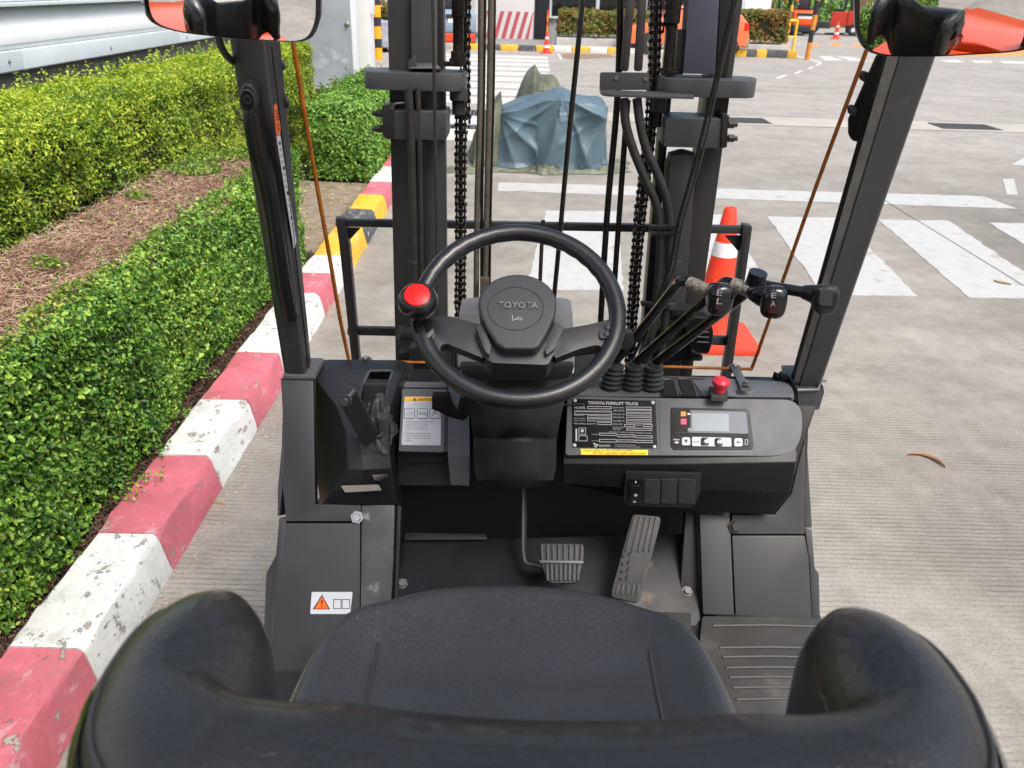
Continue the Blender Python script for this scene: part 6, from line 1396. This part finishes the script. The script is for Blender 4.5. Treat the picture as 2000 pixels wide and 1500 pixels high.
# hoses in the middle
for pts, r_, m in (([(940, -20), (938, 200), (932, 400), (930, 590)], .0068, M['dusty_hose']), ([(947, -20), (944, 200), (941, 400), (941, 640)], .0040, M['oily']),
                   ([(960, -20), (956, 200), (951, 400), (947, 600)], .0072, M['dusty_hose']), ([(966, -20), (963, 200), (958, 400), (955, 640)], .0036, M['oily'])):
    tube('lift_hose', [aty(x, y, MY+.04) for x, y in pts], r_, m, mast, n=10)
for y in (552, 566): slab('hose_coupling', rounded([(937, y-8), (955, y-8), (955, y+5), (938, y+5)], 2), YP(MY+.02), .02, M['dusty_hose'], mast, bev=.002)
tube('control_cable', [aty(1140, -20, 1.72), aty(1126, 120, 1.73), aty(1108, 300, 1.75), (aty(1088, 520, 1.77)), aty(1076, 640, 1.78)], .0052, M['gloss_black'], F, n=8)
tube('control_cable', [aty(1061, 430, MY+.1), aty(1057, 500, MY+.1), aty(1051, 640, MY+.1)], .0050, M['hose'], F, n=8)

# right-hand side
for pts, r_ in (([(1212, -20), (1206, 190), (1185, 430), (1168, 720)], .0075), ([(1226, 195), (1216, 330), (1200, 560), (1193, 720)], .0068)):
    tube('lift_hose', [aty(x, y, MY+.02) for x, y in pts], r_, M['oily'], mast, n=10)
vbar('pipe_tube', 1232, -10, 1219, 139, MY-.01, .018, .018, M['hose'], mast, zext=None, bev=.006)
vbar('pipe_tube', 1255, -10, 1246, 139, MY-.01, .018, .018, M['hose'], mast, zext=None, bev=.006)
slab('hose_bracket', rounded([(1172, 141), (1268, 142), (1268, 176), (1171, 176)], [5, 3, 2, 2]), YP(MY-.03), .005, M['paint'], mast, bev=.002)
zb = aty(1200, 176, MY-.03).z
a = aty(1171, 176, MY-.03)
prism('hose_bracket', [Vector(p) for p in rounded([(a.x, MY-.03, zb), (a.x+.002, MY-.075, zb-.002), (a.x+.02, MY-.085, zb-.002), (a.x+.195, MY-.078, zb-.003), (a.x+.198, MY-.03, zb)], [.004, .02, .02, .004, .004])], (0, 0, -.006), M['paint'], mast, bev=.002)
for x, y in ((1204, 152), (1261, 154)): lathe('bolt', [(.0045, 0), (.0042, .003)], aty(x, y, MY-.03), (0, -1, 0), M['paint'], mast, n=12)
for pts in ([(1219, 192), (1222, 240), (1236, 290), (1258, 345), (1282, 400), (1289, 450), (1288, 520), (1280, 600), (1262, 720)], [(1244, 192), (1250, 240), (1262, 290), (1284, 340), (1300, 385), (1308, 440), (1307, 520), (1300, 620), (1286, 720)]):
    tube('hydraulic_hose', [aty(x, y, MY-.06) for x, y in pts], .0098, M['hose'], mast, n=14)
for y in (446, 459): slab('hose_clip', rounded([(1272, y-5), (1330, y-6), (1330, y+1), (1272, y+3)], 2), YP(MY-.075), .012, M['paint_dark'], mast, bev=.001)
slab('hose_clip', rounded([(1252, 590), (1312, 596), (1312, 604), (1252, 598)], 2), YP(MY-.075), .012, M['paint_dark'], mast, bev=.001)
vbar('outer_rail', 1416, 20, 1343, 590, MY+.05, .050, .09, M['paint_dark'], mast, zlow=.2)
slab('head_block', rounded([(1347, -20), (1406, -20), (1396, 145), (1334, 144)], 2), YP(MY-.015), .06, mat('grey steel with painted blue glare', (.055, .06, .085), .42, var=.1, vs=10), mast, bev=.002)  # blue lamp glare on this face is put into its colour
slab('head_block', rounded([(1408, -20), (1445, -20), (1420, 150), (1400, 148)], 2), YP(MY+.0), .05, M['paint_dark'], mast, bev=.002)
slab('rail_stub', rounded([(1324, 58), (1340, 58), (1334, 146), (1318, 146)], 2), YP(MY-.005), .03, M['paint_dark'], mast, bev=.002)
bl_ = slab('blue_spot_glass', rounded([(1310, 30), (1317, 30), (1316, 55), (1309, 55)], 2), YP(MY), .02, M['steel'], mast, bev=.002)
vv = aty(1340, 190, MY)
vbar('lift_cylinder', 1338, 190, 1307, 640, MY, .070, .07, M['paint_dark'], mast, bev=.03, zext=1.575, zlow=.3)
slab('cylinder_clamp', rounded([(1302, 230), (1412, 233), (1406, 290), (1297, 287)], 4), YP(MY-.055), .1, M['paint'], mast, bev=.006)
slab('clamp_plate', rounded([(1412, 221), (1425, 226), (1422, 240), (1420, 288), (1408, 290)], 3), YP(MY-.06), .08, M['paint_dark'], mast, bev=.003)
for y in (243, 270): lathe('bolt', [(.009, 0), (.009, .012), (.006, .014), (.006, .02)], aty(1422, y, MY-.03), (1, 0, 0), M['paint_dark'], mast, n=6)
vbar('rail_web', 1290, 300, 1256, 690, MY+.08, .020, .05, M['paint_dark'], mast, zlow=.3, zext=1.9)
tube('edge_cable', [aty(*p, 1.84) for p in ((1444, -20), (1405, 150), (1372, 300), (1335, 430), (1312, 540), (1245, 700))], .0030, M['hose'], F, n=8)
tube('edge_cable', [aty(*p, 1.83) for p in ((1437, -20), (1396, 160), (1362, 300), (1326, 430), (1302, 540), (1236, 700))], .0038, M['oily'], F, n=8)
for i, y in enumerate((515, 598)): slab('cable_clip', rounded([(1318-i*12, y-4), (1332-i*12, y-5), (1332-i*12, y+6), (1320-i*12, y+8)], 2), YP(1.84), .008, M['paint'], F, bev=.002)
# reservoir, tilt gear behind the levers
rs_ = slab('reservoir', rounded([(1352, 618), (1388, 622), (1394, 650), (1391, 672), (1384, 692), (1366, 690), (1346, 680), (1338, 640)], 6), YP(1.86), .09, M['plastic_black'], F, bev=.012, seg=4)
for y in (648, 658, 668): tube('ridge', [aty(1362, y, 1.856), aty(1384, y+1, 1.856)], .0022, M['plastic'], rs_, n=6, sub=0)
lathe('cap', [(.016, 0), (.016, .02), (.013, .024)], aty(1374, 622, 1.90), (0, 0, 1), M['rubber'], rs_, n=20)
slab('mount_plate', rounded([(1312, 604), (1362, 606), (1362, 622), (1314, 616)], 3), YP(1.88), .04, M['paint_dark'], F, bev=.004)
slab('mount_plate', rounded([(1300, 620), (1345, 640), (1352, 690), (1374, 694), (1372, 706), (1330, 704), (1270, 714), (1258, 690)], 6), YP(1.90), .05, M['paint_dark'], F, bev=.006)
slab('column_box', rounded([(800, 680), (905, 668), (905, 730), (800, 728)], 5), YP(1.80), .08, M['plastic_black'], F, bev=.01)
slab('tilt_mount', rounded([(778, 690), (800, 688), (802, 722), (775, 722)], 3), YP(1.90), .05, M['paint_dark'], F, bev=.004)
for y0, y1, x0, x1 in ((640, 725, 1125, 1180),): slab('column_box', rounded([(x0, y0+20), (x1, y0+30), (x1, y1), (x0, y1)], 5), YP(1.74), .06, M['plastic_black'], F, bev=.01)

# ---- chains
def linkmesh():
    bm = bmesh.new()
    def box(c, s):
        r = bmesh.ops.create_cube(bm, size=1.0)
        for v_ in r['verts']: v_.co = Vector((v_.co.x*s[0]+c[0], v_.co.y*s[1]+c[1], v_.co.z*s[2]+c[2]))
    box((-.0098, 0, 0), (.0042, .017, .0175)); box((-.0034, 0, .008), (.0042, .0165, .0175)); box((.0034, 0, .008), (.0042, .0165, .0175)); box((.0098, 0, 0), (.0042, .017, .0175))
    bmesh.ops.bevel(bm, geom=[e for e in bm.edges if abs((e.verts[0].co-e.verts[1].co).x) > .002], offset=.0035, segments=1, affect='EDGES')
    r = bmesh.ops.create_cone(bm, segments=7, radius1=.0045, radius2=.0045, depth=.029, cap_ends=True)
    for v_ in r['verts']: v_.co = Vector((v_.co.z, v_.co.y, v_.co.x+.0082))
    me = bpy.data.meshes.new('link'); bm.to_mesh(me); bm.free(); me.materials.append(M['oily'])
    return me
LM = linkmesh()
def chain(pts, Y, n, parent, w_=1.0):
    P = smoothpath([aty(x, y, Y) for x, y in pts], 30); L = [0]
    for i in range(1, len(P)): L.append(L[-1]+(P[i]-P[i-1]).length)
    core = tube('mast_chain', P, .0042, M['oily'], parent, n=6, sub=0)
    p0 = WLOC[core.name]; s = 0; k = 0
    while s < L[-1]:
        x = [float(np.interp(s, L, [p[a] for p in P])) for a in range(3)]; y = [float(np.interp(s+.004, L, [p[a] for p in P])) for a in range(3)]
        T = (Vector(x)-Vector(y)).normalized(); u_ = T.cross(Vector((0, 1, 0))).normalized(); m_ = Matrix((u_, T.cross(u_)*1, T)).transposed().to_4x4()
        o = bpy.data.objects.new('link', LM); COL.objects.link(o); o.parent = core
        jit = Matrix.Rotation(random.gauss(0, .06), 4, 'Z'); sc = Matrix.Diagonal((w_*random.uniform(.93, 1.05), 1, 1, 1))
        o.matrix_parent_inverse = Matrix.Identity(4); o.matrix_local = Matrix.Translation(Vector(x)-p0+Vector((random.gauss(0, .0005), 0, 0))) @ m_ @ jit @ sc
        s += .0163; k += 1
    return core
MCH = F
chain([(900, 222), (900, 400), (899, 600), (899, 700)], MY+.03, 1, F)
chain([(909, -10), (908, 120), (909, 235)], MY+.07, 1, F, .9)
chain([(1281, -10), (1276, 150), (1266, 290), (1250, 420), (1236, 600), (1230, 710)], MY+.02, 1, F)
chain([(1312, -10), (1304, 60)], MY+.0, 1, F, .9)
# chain anchors
lathe('chain_anchor', [(.008, 0), (.016, .003), (.016, .028), (.0115, .030), (.0115, .095), (.014, .098), (.014, .14), (.017, .142), (.017, .20)], aty(895, 128, MY), (0, 0, 1), M['oily'], mast, n=14)
lathe('anchor_nut', [(.018, 0), (.018, .012)], aty(893, 126, MY), (0, 0, 1), M['oily'], mast, n=6)
bx('anchor_pin', tuple(aty(885, 125, MY-.01)), (.04, .01, .01), M['oily'], mast, bev=.002)
lathe('anchor_sleeve', [(.020, 0), (.020, -.022), (.015, -.026), (.014, -.052), (.010, -.054)], aty(896, 174, MY), (0, 0, 1), M['paint_dark'], mast, n=20)
lathe('chain_anchor', [(.017, 0), (.017, .01), (.010, .012), (.010, .095), (.016, .10), (.016, .19)], aty(1303, 143, MY-.01), (0, 0, 1), M['oily'], mast, n=14)
bx('anchor_pin', tuple(aty(1307, 142, MY-.02)), (.035, .01, .01), M['oily'], mast, bev=.002)
lathe('anchor_sleeve', [(.016, 0), (.016, -.03), (.010, -.032), (.010, -.062)], aty(1288, 190, MY), (0, 0, 1), M['paint_dark'], mast, n=16)

# ---- load backrest frame on the carriage
lb = slab('load_backrest', [(655, 429), (1468, 443), (1468, 458), (655, 443)], YP(2.12), .02, M['paint_dark'], F, bev=.003)
slab('post', [(654, 426), (672, 428), (682, 480), (707, 760), (692, 760), (661, 470)], YP(2.11), .03, M['paint_dark'], lb, bev=.004)
slab('post', [(1452, 439), (1470, 442), (1468, 460), (1424, 770), (1406, 770), (1449, 470)], YP(2.11), .03, M['paint_dark'], lb, bev=.004)
slab('gusset', [(676, 445), (704, 446), (676, 476)], YP(2.13), .012, M['paint_dark'], lb, bev=.001); slab('gusset', [(1416, 461), (1450, 461), (1444, 494)], YP(2.13), .012, M['paint_dark'], lb, bev=.001)
slab('lower_bar', [(678, 640), (1100, 648), (1430, 660), (1428, 676), (1100, 664), (678, 655)], YP(2.13), .02, M['paint_dark'], lb, bev=.003)
for sx in (-1, 1):
    beam('fork', (XC+sx*.25, 2.2, .12), (XC+sx*.25, 3.2, .10), .12, .04, M['paint_dark'], F)
    beam('fork_shank', (XC+sx*.25, 2.2, .12), (XC+sx*.25, 2.2, .62), .12, .04, M['paint_dark'], F, up=(0, 1, 0))
bx('carriage', (XC, 2.14, .55), (1.0, .04, .12), M['paint_dark'], F); bx('carriage', (XC, 2.14, .2), (1.0, .04, .12), M['paint_dark'], F)
